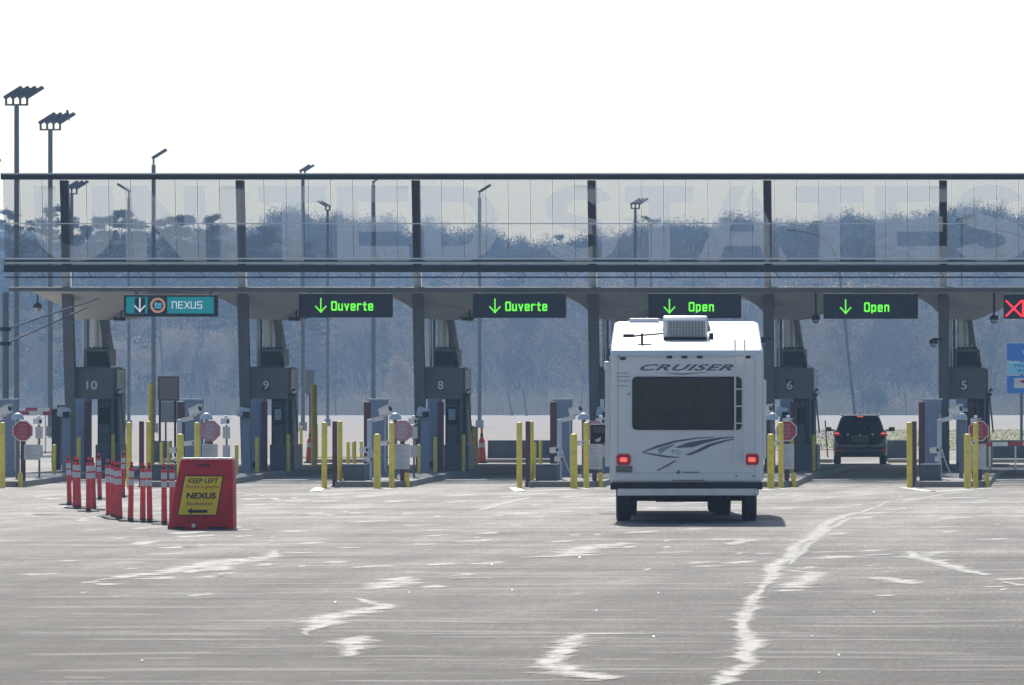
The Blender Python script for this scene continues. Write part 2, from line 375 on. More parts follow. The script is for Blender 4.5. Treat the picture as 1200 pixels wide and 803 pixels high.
for _ in range(14):
    y = 640 + 150 * random.random(); x = random.uniform(0, 1200); l = random.uniform(1.0, 2.0); Y = CH * F / (y - HY); q = []
    for i in range(7): a_ = 6.283 * i / 7; yy = y + l * .7 * math.sin(a_) * random.uniform(.6, 1.2); Y = CH * F / (yy - HY); q.append((WX(x + l * math.cos(a_) * random.uniform(.6, 1.2), Y), Y, gz(Y) + .011))
    mb.add(q, [tuple(range(7))])
struct('painted_glints', mb, M['nose'])  # sun glints painted as tiny white specks

# ------------------------------------------------------------------ canopy with its columns
PITCH = 4.58
UNITS = {10: -2, 9: -1, 8: 0, 7: 1, 6: 2, 5: 3, 4: 4}
def ux(px, Y, k): return WX(px, Y) + k * PITCH
zc0, zc1 = 4.93, 5.45
can = thing('canopy', 'long grey flat canopy roof on leaning columns over all the inspection booths', 'canopy', (0, 155, 0))
xa, xb = WX(13, 155), WX(1480, 155)
mb = MB(); mb.prism_x([(0, zc0), (0, zc0 + .09), (40, zc1 + .3), (40, zc1)], xa, xb, .02); mb.build('roof_slab', M['canopy'], can)
mb = MB(); mb.box(xa - .05, xb, -.07, -.003, zc0 - .01, zc0 + .095, .01); mb.build('fascia', M['steel'], can)
for n_, k in UNITS.items():
    cx = ux(492, 155, k) - .18
    # folded soffit: an upside down truncated pyramid
    mb = MB()
    top = [(cx - .9, .9, zc0 + .005), (cx + 2.15, .9, zc0 + .005), (cx + 2.15, 12, zc0 + .15), (cx - .9, 12, zc0 + .15)]
    bot = [(cx - .02, 2.6, zc0 - .68), (cx + .78, 2.6, zc0 - .72), (cx + .78, 8, zc0 - .6), (cx - .02, 8, zc0 - .6)]
    mid = [(cx - .35, 1.9, zc0 - .34), (cx + 1.35, 1.9, zc0 - .44), (cx + 1.35, 9, zc0 - .34), (cx - .35, 9, zc0 - .34)]
    fs = [(i, (i + 1) % 4, 4 + (i + 1) % 4, 4 + i) for i in range(4)] + [(4 + i, 4 + (i + 1) % 4, 8 + (i + 1) % 4, 8 + i) for i in range(4)] + [(8, 9, 10, 11)]
    mb.add(top + mid + bot, fs); mb.build('soffit', M['soffit'], can)
    # leaning column: foot y=1.5 behind the fascia, top at the head of the glass screen
    def cy(z): return 2.0 - 1.35 * z / 7.8
    mb = MB(); a = .115
    z0, z1 = .1, 7.82
    for (za, zb, nm, m_) in ((z0, zc0 - .01, 'column', 'steel'), (zc0 + .11, 5.44, 'column_sun_tone', 'galv'), (5.44, z1, 'upper_column', 'dark')):  # sunlit stretch of column painted paler as its own part
        mb = MB(); vs = []
        for z in (za, zb):
            y = cy(z); hw = .135 if nm == 'column' else .10
            vs += [(cx - hw, y - .12, z), (cx + hw, y - .12, z), (cx + hw, y + .16, z), (cx - hw, y + .16, z)]
        mb.add(vs, [(0, 1, 5, 4), (1, 2, 6, 5), (2, 3, 7, 6), (3, 0, 4, 7), (3, 2, 1, 0), (4, 5, 6, 7)])
        mb.build(nm, M[m_], can)
    mb = MB()
    for i in range(6): mb.tube((cx - .3 + i * .12, -.62, 7.86), (cx - .3 + i * .12, -.62, 7.93), .02, .01, 6)
    mb.box(cx - .36, cx + .36, -.66, -.58, 7.84, 7.87); mb.build('cap_bracket', M['dark'], can)

# glass screen lettered UNITED STATES
scr = thing('glass_screen', 'long tinted glass screen lettered UNITED STATES above the canopy edge', 'glass screen', (0, 154.35, 0))
SY = 154.35
gx0, gx1 = WX(5, SY), WX(1480, SY)
zt, zb_ = 7.78, 5.42
def sy(z): return -.28 * (z - zb_) / (zt - zb_)
mb = MB(); mb.box(gx0 - .03, gx1, -.36, -.20, zt, zt + .13, .01); mb.build('top_rail', M['dark'], scr)
mb = MB(); mb.box(gx0 - .03, gx1, -.37, -.19, zt + .133, zt + .165); mb.build('top_flashing', M['white'], scr)
mb = MB(); mb.box(gx0, gx1, -.10, .12, zb_ - .02, zb_ + .16, .01); mb.build('bottom_beam', M['dark'], scr)
for zz, m_ in ((zb_ + .20, 'galv'), (zb_ + .31, 'white')):
    mb = MB(); mb.box(gx0 + .05, gx1, -.085, -.05, zz, zz + .035); mb.build('lower_rail', M[m_], scr)
mb = MB(); mb.box(gx0, gx1, .0, .1, zb_ + .24, zb_ + .30); mb.build('gutter', M['steel'], scr)
zm = WZ(263, SY); mb = MB(); mb.box(gx0, gx1, sy(zm) - .06, sy(zm) - .035, zm, zm + .025); mb.build('middle_rail', M['white'], scr)
zw = WZ(325, SY); mb = MB(); mb.tube((gx0, .05, zw), (gx1, .05, zw), .02, n=6)
for i in range(24):
    x = gx0 + 1 + i * 1.37 + random.uniform(-.2, .2); mb.tube((x, .05, zw), (x + random.choice((-.1, .1)), .05, zb_), .009, n=5)
mb.build('conduit', M['dark'], scr)
xm = gx0; i = 0; xcur = WX(70, SY)
mull = []
k0 = (ux(492, 155, -2) - .18) * SY / 155.9
x = k0 - PITCH
while x < gx1:
    for j in range(8): 
        xx = x + j * PITCH / 8
        if gx0 + .2 < xx < gx1: mull.append(xx)
    x += PITCH
edges = [gx0] + mull + [gx1]
for xx in mull:
    mb = MB(); mb.add([(xx - .007, sy(zb_) - .012, zb_ + .15), (xx + .007, sy(zb_) - .012, zb_ + .15), (xx + .007, sy(zt) - .012, zt), (xx - .007, sy(zt) - .012, zt),
                       (xx - .007, sy(zb_) + .012, zb_ + .15), (xx + .007, sy(zb_) + .012, zb_ + .15), (xx + .007, sy(zt) + .012, zt), (xx - .007, sy(zt) + .012, zt)],
                      [(0, 1, 2, 3), (5, 4, 7, 6), (1, 5, 6, 2), (4, 0, 3, 7)])
    mb.build('mullion', M['dark'], scr)
for a, b in zip(edges[:-1], edges[1:]):
    mb = MB(); mb.add([(a + .015, sy(zb_), zb_ + .16), (b - .015, sy(zb_), zb_ + .16), (b - .015, sy(zt), zt), (a + .015, sy(zt), zt)], [(0, 1, 2, 3)])
    mb.build('glass_panel', M['glass'], scr)
def poly_letter(ch, w_):
    t = 25.0; H = 95.0      # stroke and height in photo px; returns quads strips as outer/inner polylines
    rects = []; P = []
    def arc(cx, cy, ro, ri, a0, a1, sx=1, n=14):
        for i in range(n):
            A = R(a0 + (a1 - a0) * i / n); B = R(a0 + (a1 - a0) * (i + 1) / n)
            P.append([(cx + sx * ro[0] * math.cos(A), cy + ro[1] * math.sin(A)), (cx + sx * ro[0] * math.cos(B), cy + ro[1] * math.sin(B)),
                      (cx + sx * ri[0] * math.cos(B), cy + ri[1] * math.sin(B)), (cx + sx * ri[0] * math.cos(A), cy + ri[1] * math.sin(A))])
    def rc(x0, x1, y0, y1): P.append([(x0, y0), (x1, y0), (x1, y1), (x0, y1)])
    if ch == 'U': rc(0, t, 42, H); rc(w_ - t, w_, 42, H); arc(w_ / 2, 42, (w_ / 2, 42), (w_ / 2 - t, 42 - 20), 180, 360)
    if ch == 'N': rc(0, t, 0, H); rc(w_ - t, w_, 0, H); P.append([(t, H), (t, H - 40), (w_ - t, 0), (w_ - t, 40)])
    if ch == 'I': rc(2, w_ - 2, 0, H)
    if ch == 'T': rc(0, w_, H - 21, H); rc(w_ / 2 - t / 2, w_ / 2 + t / 2, 0, H - 21)
    if ch == 'E': rc(0, t, 0, H); rc(t, w_, H - 20, H); rc(t, w_ - 5, 38, 57); rc(t, w_, 0, 20)
    if ch == 'D': rc(0, t, 0, H); rc(t, w_ - 45, H - 20, H); rc(t, w_ - 45, 0, 20); arc(w_ - 45, H / 2, (45, H / 2), (45 - t, H / 2 - 20), -90, 90)
    if ch == 'A':
        P.append([(0, 0), (26, 0), (w_ / 2 + 4, H), (w_ / 2 - 13, H)]); P.append([(w_, 0), (w_ - 26, 0), (w_ / 2 + 4, H - 22), (w_ / 2 + 13, H)])
        rc(24, w_ - 24, 20, 38)
    if ch == 'S':
        c = w_ / 2
        arc(c, 68, (c - 2, 29), (c - 2 - t, 10), 20, 270, 1); arc(c, 27, (c, 29), (c - t, 10), -200 + 40, 90, 1)
    return P
pos = [('U', 42, 92), ('N', 148, 94), ('I', 256, 34), ('T', 304, 80), ('E', 396, 84), ('D', 493, 92), ('S', 638, 86), ('T', 733, 80), ('A', 817, 106), ('T', 932, 80), ('E', 1026, 84), ('S', 1118, 86)]
for ch, px, w_ in pos:
    mb = MB()
    for q in poly_letter(ch, w_):
        vs = []
        for (a, b) in q:
            z = WZ(307 - b * .93, SY); vs.append((WX(px + a, SY), sy(z) - .016, z))
        mb.add(vs, [(0, 1, 2, 3)])
    mb.build('letter', M['film'], scr)

# ------------------------------------------------------------------ lane signs hanging from the canopy edge
G = {'O': [[(.15, 0), (.85, 0), (1, .15), (1, 1.25), (.85, 1.4), (.15, 1.4), (0, 1.25), (0, .15), (.15, 0)]],
     'u': [[(0, 1), (0, .12), (.12, 0), (.8, 0), (.8, 1)]], 'v': [[(0, 1), (.4, 0), (.8, 1)]],
     'e': [[(.8, .1), (.65, 0), (.12, 0), (0, .15), (0, .85), (.15, 1), (.65, 1), (.8, .85), (.8, .5), (0, .5)]],
     'r': [[(0, 0), (0, 1)], [(0, .75), (.25, 1), (.7, 1)]], 't': [[(.3, 1.3), (.3, .12), (.42, 0), (.65, 0)], [(0, .95), (.65, .95)]],
     'p': [[(0, -.25), (0, 1), (.65, 1), (.8, .85), (.8, .15), (.65, 0), (0, 0)]], 'n': [[(0, 0), (0, 1), (.65, 1), (.8, .85), (.8, 0)]],
     'N': [[(0, 0), (0, 1), (.6, 1), (.8, .85), (.8, 0)]], 'E': [[(.8, 0), (0, 0), (0, 1), (.8, 1)], [(0, .5), (.7, .5)]],
     'X': [[(0, 0), (.8, 1)], [(0, 1), (.8, 0)]], 'U': [[(0, 1), (0, 0), (.8, 0), (.8, 1)]], 'S': [[(0, 0), (.8, 0), (.8, .5), (0, .5), (0, 1), (.8, 1)]]}
LY = 154.15; ls = F / LY
def lane_sign(px0, px1, py0, py1, kind, label):
    x0, x1 = WX(px0, LY), WX(px1, LY); zb, zt_ = WZ(py1, LY), WZ(py0, LY); cx = (x0 + x1) / 2
    t = thing('lane_sign', label, 'lane sign', (cx, LY, zb), 0, 'electronic lane signs along the canopy edge'); hw = (x1 - x0) / 2; h = zt_ - zb
    mb = MB(); mb.box(-hw, hw, 0, .28, 0, h, .015); mb.build('housing', M['dark'], t)
    mb = MB(); mb.box(-hw * .8, -hw * .8 + .05, .285, .5, h * .3, h + .1); mb.build('hanger', M['steel'], t)
    mb = MB(); mb.box(hw * .8, hw * .8 + .05, .285, .5, h * .3, h + .1); mb.build('hanger', M['steel'], t)
    p = 1 / ls
    def X(px): return WX(px, LY) - cx
    def Z(py): return WZ(py, LY) - zb
    arrow = [[(0, 1), (0, 0)], [(-.38, .42), (0, 0), (.38, .42)]]
    if kind == 'nexus':
        for (a, b) in ((148, 173), (196, 250.5)):
            mb = MB(); mb.box(X(a), X(b), -.008, -.001, Z(367.5), Z(348)); mb.build('lit_panel', M['teal'], t)
        mb = MB(); mb.box(X(158), X(170), -.014, -.009, Z(367), Z(349)); mb.build('arrow_backing', M['dark'], t)
        mb = MB(); mb.strokes(arrow, .035, .004, X(164), -.021, Z(365), 15 * p, 15 * p); mb.build('arrow', M['ledwhite'], t)
        c = (X(185), Z(358))
        mb = MB(); prof = []
        n = 28
        vs = [(c[0] + r * math.cos(2 * math.pi * i / n), -.010, c[1] + r * math.sin(2 * math.pi * i / n)) for r in (9 * p, 6.3 * p) for i in range(n)]
        mb.add(vs, [(i, (i + 1) % n, n + (i + 1) % n, n + i) for i in range(n)]); mb.build('emblem_ring', M['ring'], t)
        mb = MB()
        for (dx, dz, r) in ((-2, 1.5, 2.4), (2.5, 1, 2.2), (0, -2.5, 1.8), (3, -2.5, 1.3), (-3.2, -2.2, 1.3)):
            vs = [(c[0] + (dx + r * math.cos(2 * math.pi * i / 10)) * p, -.010, c[1] + (dz + r * math.sin(2 * math.pi * i / 10)) * p) for i in range(10)]; mb.add(vs, [tuple(range(10))])
        mb.build('emblem', M['ringblue'], t)
        mb = MB(); x = X(202)
        for ch in 'NEXUS': mb.strokes(G[ch], .022, .004, x, -.016, Z(361.3), 6.2 * p, 7.5 * p); x += 7.35 * p
        mb.build('lettering', M['ledwhite'], t)
    elif kind == 'x':
        mb = MB(); mb.strokes([[(-1, 1), (1, -1)], [(-1, -1), (1, 1)]], .05, .004, X(1188), -.008, Z(361.5), 8.5 * p, 8.5 * p); mb.build('cross', M['ledred'], t)
        mb = MB()
        for i, dx in enumerate((0, 16, 32)): mb.strokes([[(-1, 1), (1, -1)], [(-1, -1), (1, 1)]] if i else [[(-.3, 1), (-.3, -1), (.4, -1), (.4, 1), (-.3, 1)]], .06, .004, X(1201 + dx), -.008, Z(361.5), 6.5 * p, 8.5 * p)
        mb.build('red_symbol', M['ledred'], t)
    else:
        ax = px0 + (26 if kind == 'Ouverte' or px0 > 900 else 25)
        mb = MB(); mb.strokes(arrow, .034, .004, X(ax), -.008, Z(py1 - 6.3), 15.5 * p, 15.5 * p); mb.build('arrow', M['led'], t)
        mb = MB(); x = X(px0 + (39 if kind == 'Ouverte' else 48.5)); zz = Z(py1 - 8.8)
        for ch in kind:
            mb.strokes(G[ch], .040, .004, x, -.008, zz, 5.0 * p, 6.6 * p)
            x += {'O': 8.0, 'r': 6.6, 't': 6.6}.get(ch, 7.4) * p * (1.0 if kind == 'Ouverte' else 1.04)
        mb.build('lettering', M['led'], t)
    return t
lane_sign(145, 254, 345.5, 371, 'nexus', 'teal lit NEXUS lane sign with white arrow, between booths 10 and 9')
lane_sign(350, 459, 344, 372, 'Ouverte', 'dark lane sign reading Ouverte in green, between booths 9 and 8')
lane_sign(554, 662.5, 343.5, 372.5, 'Ouverte', 'dark lane sign reading Ouverte in green, right of booth 8')
lane_sign(759.5, 868, 344, 373, 'Open', 'dark lane sign reading Open in green, above the white camper')
lane_sign(965, 1075.5, 344, 373.5, 'Open', 'dark lane sign reading Open in green, above the black car')
lane_sign(1176, 1286, 344.5, 373.5, 'x', 'dark lane sign with a red cross at the right edge of the photo')

# hanging lamps left of the signs
for nme, px in (('9', 141), ('8', 346), ('7', 549)):
    Y = 157; t = thing('hanging_lamp', {'9': 'flat lane lamp hanging below the left end of the NEXUS sign', '8': 'flat lane lamp hanging left of the Ouverte sign beside booth 9', '7': 'flat lane lamp hanging left of the Ouverte sign beside booth 8'}[nme], 'lamp', (WX(px, Y), Y, WZ(374.5, Y)), 0, 'lamps hanging under the canopy')
    mb = MB(); mb.box(-.16, .12, -.12, .12, -.03, .06, .01); mb.build('lamp_housing', M['black'], t)
    mb = MB(); mb.box(-.05, .62, -.1, .1, -.05, -.033); mb.build('reflector', M['white'], t)
    mb = MB(); mb.tube((.03, 0, .05), (.03, 0, zc0 - WZ(374.5, Y)), .022, n=6); mb.box(-.03, .09, -.03, .03, .3, .36); mb.build('stem', M['black'], t)
def dome_cam(px, py, Y, label, hang, bracket=0):
    t = thing('dome_camera', label, 'security camera', (WX(px, Y), Y, WZ(py, Y)), 0, 'dome cameras on the canopy')
    mb = MB(); mb.lathe([(.02, .12), (.10, .08), (.12, .0), (.11, -.02)]); mb.build('hood', M['dark'], t, smooth=True)
    mb = MB(); mb.lathe([(.095, 0), (.09, -.06), (.05, -.11), (.01, -.12)]); mb.build('lens_dome', M['galv'], t, smooth=True)
    mb = MB()
    if bracket: mb.tube((bracket, 0, .10), (0, 0, .10), .03, n=8)
    else: mb.tube((0, 0, .1), (0, 0, hang), .025, n=8)
    mb.build('bracket', M['dark'], t)
dome_cam(44, 360, 158, 'dome camera hanging under the far left canopy corner', zc0 - WZ(360, 158) + .02)
dome_cam(956, 374, 156, 'dome camera hanging left of the Open sign above the black car', zc0 - WZ(374, 156) - .0)
dome_cam(1165, 374, 156, 'dome camera hanging left of the red cross sign', zc0 - WZ(374, 156))
dome_cam(1094, 402, 154.5, 'dome camera bracketed to the column left of booth 5', 0, .24)
dome_cam(893, 401, 154.5, 'dome camera bracketed to the column left of booth 6', 0, .24)
dome_cam(887, 402, 156.5, 'small white dome camera just right of the camper roof', 0, .35)

# ------------------------------------------------------------------ booths
def local(px, py, Y): return (WX(px, Y), Y, WZ(py, Y))
ISL = .14
def booth(n, k):
    Y0 = 157.0; bx = ux(519, Y0, k); zb = gz(Y0) + ISL
    t = thing('inspection_booth', f'grey inspection booth numbered {n} with an air conditioner on top', 'booth', (bx, Y0, zb), 0, 'inspection booths under the canopy')
    def X(px): return WX(px, Y0) - WX(519, Y0)
    def Z(py): return WZ(py, Y0) - zb
    D = 1.5
    mb = MB(); mb.box(X(520), X(545), .35, D, .0, Z(466), .02); mb.build('wall', M['booth'], t)
    mb = MB(); mb.box(X(520.5), X(549.5), -.05, D + .1, 0, Z(521), .03); mb.build('lower_wall', M['boothlow'], t)
    mb = MB(); mb.box(X(488), X(543), -.25, -.02, Z(468), Z(431.5), .02); np_ = mb.build('number_panel', M['booth'], t)
    mb = MB(); mb.box(X(513), X(522), -.262, -.252, Z(458), Z(445)); mb.build('number_plate', M['maroon'] if n != 10 else M['booth'], np_)
    tm = text_mb(str(n), .16 if n < 10 else .29, .235, X(517.5) if n != 10 else X(518), -.27, Z(451.5), bold=.02); tm.build('number', M['white'], np_)
    mb = MB(); mb.box(X(488.5), X(545), -.012, D, Z(467), Z(432), .02); mb.box(X(489), X(542), .1, D - .1, Z(432), Z(430), .01); mb.build('roof_box', M['booth'], t)
    mb = MB()
    for i in range(9):
        z = Z(457 - i * 2.6); mb.box(X(545) + .003, X(545) + .05, .15, 1.1, z, z + .025, rot=(0, R(25), 0))
    mb.box(X(545), X(545) + .02, .1, 1.15, Z(459), Z(434)); mb.build('louvre', M['galv'], t)
    # roof plant
    mb = MB(); mb.box(X(506.5), X(535), .2, 1.3, Z(430), Z(409), .02); ac = mb.build('air_conditioner', M['steel'], t)
    mb = MB(); mb.box(X(509), X(532.5), .185, .198, Z(428.5), Z(412)); mb.build('grille', M['black'], ac)
    mb = MB()
    for a in (510, 515, 520, 526, 531): mb.tube((X(a), .5, Z(409)), (X(a), .5, Z(406.5)), .03, n=6)
    mb.box(X(511), X(530), .4, .6, Z(408.6), Z(407.4)); mb.build('roof_fitting', M['dark'], ac)
    for a, r, m_ in ((500, .045, 'galv'), (504.5, .035, 'steel'), (513, .10, 'soffit'), (520.5, .085, 'galv')):
        mb = MB(); mb.tube((X(a), .9, Z(431) if a < 505 else Z(409)), (X(a), .9, zc0 - zb - (.0 if a < 505 else .55)), r, n=12); mb.build('duct', M[m_], t, smooth=True)
    mb = MB(); mb.prism_y([(X(508), Z(409)), (X(512), Z(409)), (X(512), Z(352)), (X(508), Z(352))], 1.2, 1.5); mb.build('support_plate', M['steel'], t)
    mb = MB(); mb.prism_y([(X(526), Z(409)), (X(531), Z(409)), (X(525), Z(372)), (X(519), Z(372))], .7, 1.5); mb.build('support_plate', M['steel'], t)
    # window front and door
    mb = MB(); mb.box(X(522), X(534), .325, .347, Z(495), Z(477.5)); f = mb.build('window', M['glassdark'], t)
    mb = MB(); mb.box(X(524), X(532), .312, .322, Z(492.5), Z(479.5)); mb.build('pane', M['bluelight'] if n in (9, 8) else M['glassdark'], f)
    mb = MB(); mb.box(X(535), X(536), .3, .345, Z(520), Z(468)); mb.box(X(521), X(521.8), .3, .345, Z(520), Z(468)); mb.box(X(521.8), X(535), .3, .345, Z(497.5), Z(496)); mb.build('frame', M['dark'], t)
    mb = MB(); mb.box(X(538), X(543.5), .33, .348, Z(519), Z(470)); mb.build('door', M['dark'], t)
    # side pipes and a slanted brace, right of the body
    mb = MB(); mb.tube((X(541), -.06, .75), (X(541), -.06, Z(468)), .035, n=8); mb.tube((X(546.5), .2, .75), (X(545.5), .2, Z(462)), .028, n=8)
    mb.tube((X(551), .4, 1.0), (X(546.5), .4, Z(462)), .022, n=8); mb.build('pipe', M['steel'], t)
    mb = MB(); mb.box(X(544), X(550), -.1, .25, Z(464), Z(461)); mb.lathe([(.02, .1), (.06, .06), (.06, 0), (.02, -.04)], (X(549), -.05, Z(460))); mb.build('floodlight', M['dark'], t)
    mb = MB(); mb.box(X(548), X(552.5), -.2, .1, Z(461), Z(458), .01, rot=(0, R(-25), 0)); mb.build('floodlight_visor', M['white'], t)
    mb = MB(); mb.lathe([(.05, 0), (.06, .1), (.03, .16), (.03, .3), (.01, .32)], (X(535), .0, Z(430))); mb.build('beacon', M['dark'], t)
    mb = MB(); mb.box(X(537), X(542), .05, .4, Z(431.4), Z(428.5), .01); mb.build('vent_cap', M['galv'], t)
    return t
for n, k in UNITS.items(): booth(n, k)

def bollard(px, ytop, Y, k, label, m='yellow', wpx=6.8, base=None, name='bollard', cat='bollard', cap=True, holes=True, group='yellow bollards guarding the islands'):
    s = F / Y; x = ux(px, Y, k) if k is not None else WX(px, Y); z0 = gz(Y) if base is None else base; h = WZ(ytop, Y) - z0; r = wpx / s / 2
    lean = random.uniform(-.006, .006)
    mb = MB()
    if cap: prof = [(r * 1.0, -.05), (r, h - r * .5), (r * .85, h - r * .15), (r * .5, h)]
    else: prof = [(r, -.05), (r, h)]
    mb.lathe(prof, n=16)
    if holes: mb.tube((0, -r - .012, h * .62), (0, -r + .01, h * .62), r * .28, n=8)
    o = mb.build(name, M[m], smooth=True, loc=(x, Y, z0)); o.rotation_euler = (lean, lean, 0)
    return tag(o, label, cat, group)
def squarepost(px, ytop, Y, k, label, m='maroon', wpx=7, dpt=.22, base=None, name='guard_post', cat='post', group='maroon guard posts by the booths'):
    s = F / Y; x = ux(px, Y, k); z0 = gz(Y) if base is None else base; h = WZ(ytop, Y) - z0; hw = wpx / s / 2
    mb = MB(); mb.box(-hw, hw, -dpt / 2, dpt / 2, -.02, h, .012); mb.box(-hw - .03, hw + .03, -dpt / 2 - .03, dpt / 2 + .03, -.02, .03, .005)
    return tag(mb.build(name, M[m], loc=(x, Y, z0)), label, cat, group)

def camera_box(parent, x, y, z, l=.28, w_=.10, tilt=-.3, yaw=.6, m='white'):
    mb = MB(); mb.box(-w_ / 2, w_ / 2, -l / 2, l / 2, -w_ / 2, w_ / 2, .012); mb.box(-w_ / 2 - .015, w_ / 2 + .015, -l / 2 - .06, l / 2 - .02, w_ / 2 + .003, w_ / 2 + .018)
    o = mb.build('camera_body', M[m], parent); o.location = (x, y, z); o.rotation_euler = (tilt, 0, yaw)
    mb = MB(); mb.tube((0, -l / 2 - .004, 0), (0, -l / 2 + .02, 0), w_ * .38, n=10); mb.build('lens', M['black'], o)
    return o

def unit(n, k):
    def L(s): return s
    isl_y0 = 141.0
    # island kerb and painted nose
    xl, xr_ = ux(376, 140, k), ux(472, 140, k)
    mb = MB(); ys = [141.0, 142, 146, 150, 158, 168, 176]
    mb2 = []
    for a, b in zip(ys[:-1], ys[1:]):
        vs = []
        for y in (a, b):
            g_ = gz(y); ins = .25 if y == 141.0 else 0
            vs += [(xl + ins, y, g_ - .05), (xl + ins + .02, y, g_ + ISL), (xr_ - ins - .02, y, g_ + ISL), (xr_ - ins, y, g_ - .05)]
        mb.add(vs, [(0, 1, 5, 4), (1, 2, 6, 5), (2, 3, 7, 6)] + ([(3, 2, 1, 0)] if a == ys[0] else []) + ([(4, 5, 6, 7)] if b == ys[-1] else []))
    struct('traffic_island', mb, M['concrete'])
    mb = MB(); w1 = .13
    a = (xl - .1, 140.6); tip = (xl + .75, 133.2); c = (xr_ + .1, 139.6)
    for p, q in ((a, tip), (tip, c)):
        d = Vector((q[0] - p[0], q[1] - p[1])).normalized(); nn = Vector((-d.y, d.x)) * w1
        mb.add([(p[0] - nn.x, p[1] - nn.y, gz(p[1]) + .008), (q[0] - nn.x, q[1] - nn.y, .008), (q[0] + nn.x, q[1] + nn.y, .008), (p[0] + nn.x, p[1] + nn.y, gz(p[1]) + .008)], [(0, 1, 2, 3)])
    struct('nose_marking', mb, M['nose'])
    b = f'booth {n}'
    bollard(380, 494.8, 140.2, k, f'tall yellow bollard at the front left corner of the island of {b}', wpx=6.6)
    bollard(398.5, 493.5, 143, k, f'tall yellow bollard close behind the maroon post, front of the island of {b}', wpx=5.8, holes=False)
    squarepost(392.3, 493.6, 141.6, k, f'slim maroon post between two yellow bollards at the front of the island of {b}', wpx=5.2, dpt=.12)
    # concrete block
    Y = 142.5; s = F / Y; x0, x1 = ux(402.5, Y, k), ux(426.5, Y, k); z0 = gz(Y) + .02
    mb = MB(); hw = (x1 - x0) / 2; hh = WZ(544, Y) - z0
    mb.box(-hw, hw, 0, 1.1, 0, hh, .025); mb.box(-hw * .9, hw * .9, -.012, .0, .05, hh - .08)
    tag(mb.build('concrete_block', M['darkconc'], loc=((x0 + x1) / 2, Y, z0)), f'low dark concrete block at the front of the island of {b}', 'concrete block', 'concrete blocks on the islands')
    bollard(408, 518, 146.5, k, f'short yellow post behind the concrete block, left of two, island of {b}', wpx=4, base=gz(146.5) + ISL, holes=False, group='short yellow posts')
    bollard(415.5, 517, 147.2, k, f'short yellow post behind the concrete block, right of two, island of {b}', wpx=4, base=gz(147.2) + ISL, holes=False, group='short yellow posts')
    bollard(442, 508.5, 139.0, k, f'yellow bollard nearest the lane at the front right corner of the island of {b}', wpx=8.2)
    bollard(459, 495, 140.6, k, f'taller yellow bollard just left of the stop sign of {b}', wpx=6.4)
    bollard(477, 554, 141.5, k, f'yellow stub beneath the white notice board of {b}', wpx=6, group='yellow stubs')
    bollard(491, 521, 150, k, f'thin yellow bollard in front of the camera pedestal of {b}', wpx=4.4, base=gz(150) + ISL, holes=False)
    bollard(510.2, 512, 153.5, k, f'thin yellow bollard before the blue slab of {b}', wpx=4.4, base=gz(153.5) + ISL, holes=False)
    # portal monitor: maroon guard + blue cabinet + pale pillar
    squarepost(430.5 if n != 5 else 426, 471, 147, k, f'maroon guard post at the left of the blue cabinet before {b}', wpx=7.2, base=gz(147) + ISL)
    Y = 148; xc = ux(442, Y, k); z0 = gz(Y) + ISL; h = WZ(467, Y) - z0
    t = thing('detector_cabinet', f'tall blue-grey detector cabinet on the island before {b}', 'cabinet', (xc, Y, z0), 0, 'blue detector cabinets')
    mb = MB(); mb.box(-.23, .23, 0, .35, 0, h - .05, .015); mb.build('cabinet_body', M['blue'], t)
    mb = MB(); mb.box(-.26, .26, -.04, .4, h - .045, h, .008); mb.build('cap', M['bluelight'], t)
    mb = MB(); mb.box(-.19, .19, -.014, -.003, .25, h - .3); mb.build('door', M['blue'], t)
    mb = MB(); mb.tube((.2, -.02, .1), (.2, -.02, h - .4), .018, n=6); mb.build('conduit', M['galv'], t)
    Y = 144; t = thing('camera_pillar', f'pale square pillar carrying small cameras, beside the blue cabinet before {b}', 'camera pillar', (ux(433, Y, k), Y, gz(Y) + ISL), 0, 'camera pillars')
    h = WZ(491.5, Y) - gz(Y) - ISL
    mb = MB(); mb.box(-.055, .055, -.05, .05, 0, h, .01); mb.build('pillar', M['bluelight'], t)
    camera_box(t, -.12, -.1, h * .48, .2, .12, -.1, .9); camera_box(t, -.02, -.12, h * .33, .16, .10, 0, 1.2)
    camera_box(t, .22, -.05, h * 1.0, .34, .07, -.2, 1.1); camera_box(t, .4, -.08, h * 1.14, .30, .17, -.35, 1.0)
    mb = MB(); mb.tube((.0, 0, h * 1.0), (.4, -.02, h * 1.06), .02, n=6); mb.build('arm', M['galv'], t)
    mb = MB(); pts = [(.06, -.05, h * .5), (.12, -.1, h * .35), (.2, -.12, h * .2), (.3, -.1, h * .06)]; mb.path(pts, .012, 6); mb.build('cable', M['white'], t)
    # reader camera between the front bollards
    Y = 140.3; t = thing('plate_camera', f'small white plate reader camera strapped between the front bollards of {b}', 'camera', (ux(450, Y, k), Y, WZ(520, Y)), 0, 'plate reader cameras')
    camera_box(t, 0, -.05, 0, .22, .09, -.1, 1.25); mb = MB(); mb.tube((0, 0, 0), (.16, .02, .03), .018, n=6); mb.build('bracket', M['galv'], t)
    # stop sign post with notice board
    red = n in (10, 6, 5, 4); Y = 142.4; s = F / Y
    pxs = 471.5 if n != 10 else 477; z0 = gz(Y)
    t = thing('stop_sign', (f'dark red octagonal stop sign over a white notice board before {b}' if red else f'faded pink octagonal stop sign over a white notice board before {b}'), 'stop sign', (ux(pxs, Y, k), Y, z0), 0, 'octagonal stop signs')
    zc = WZ(505, Y) - z0; r = 12.2 / s
    mb = MB(); mb.box(-.055, .055, 0, .08, 0, zc + .1, .008); mb.build('post', M['maroon'], t)
    oc = lambda r_: [(r_ * math.cos(R(22.5 + 45 * i)), zc + r_ * math.sin(R(22.5 + 45 * i))) for i in range(8)]
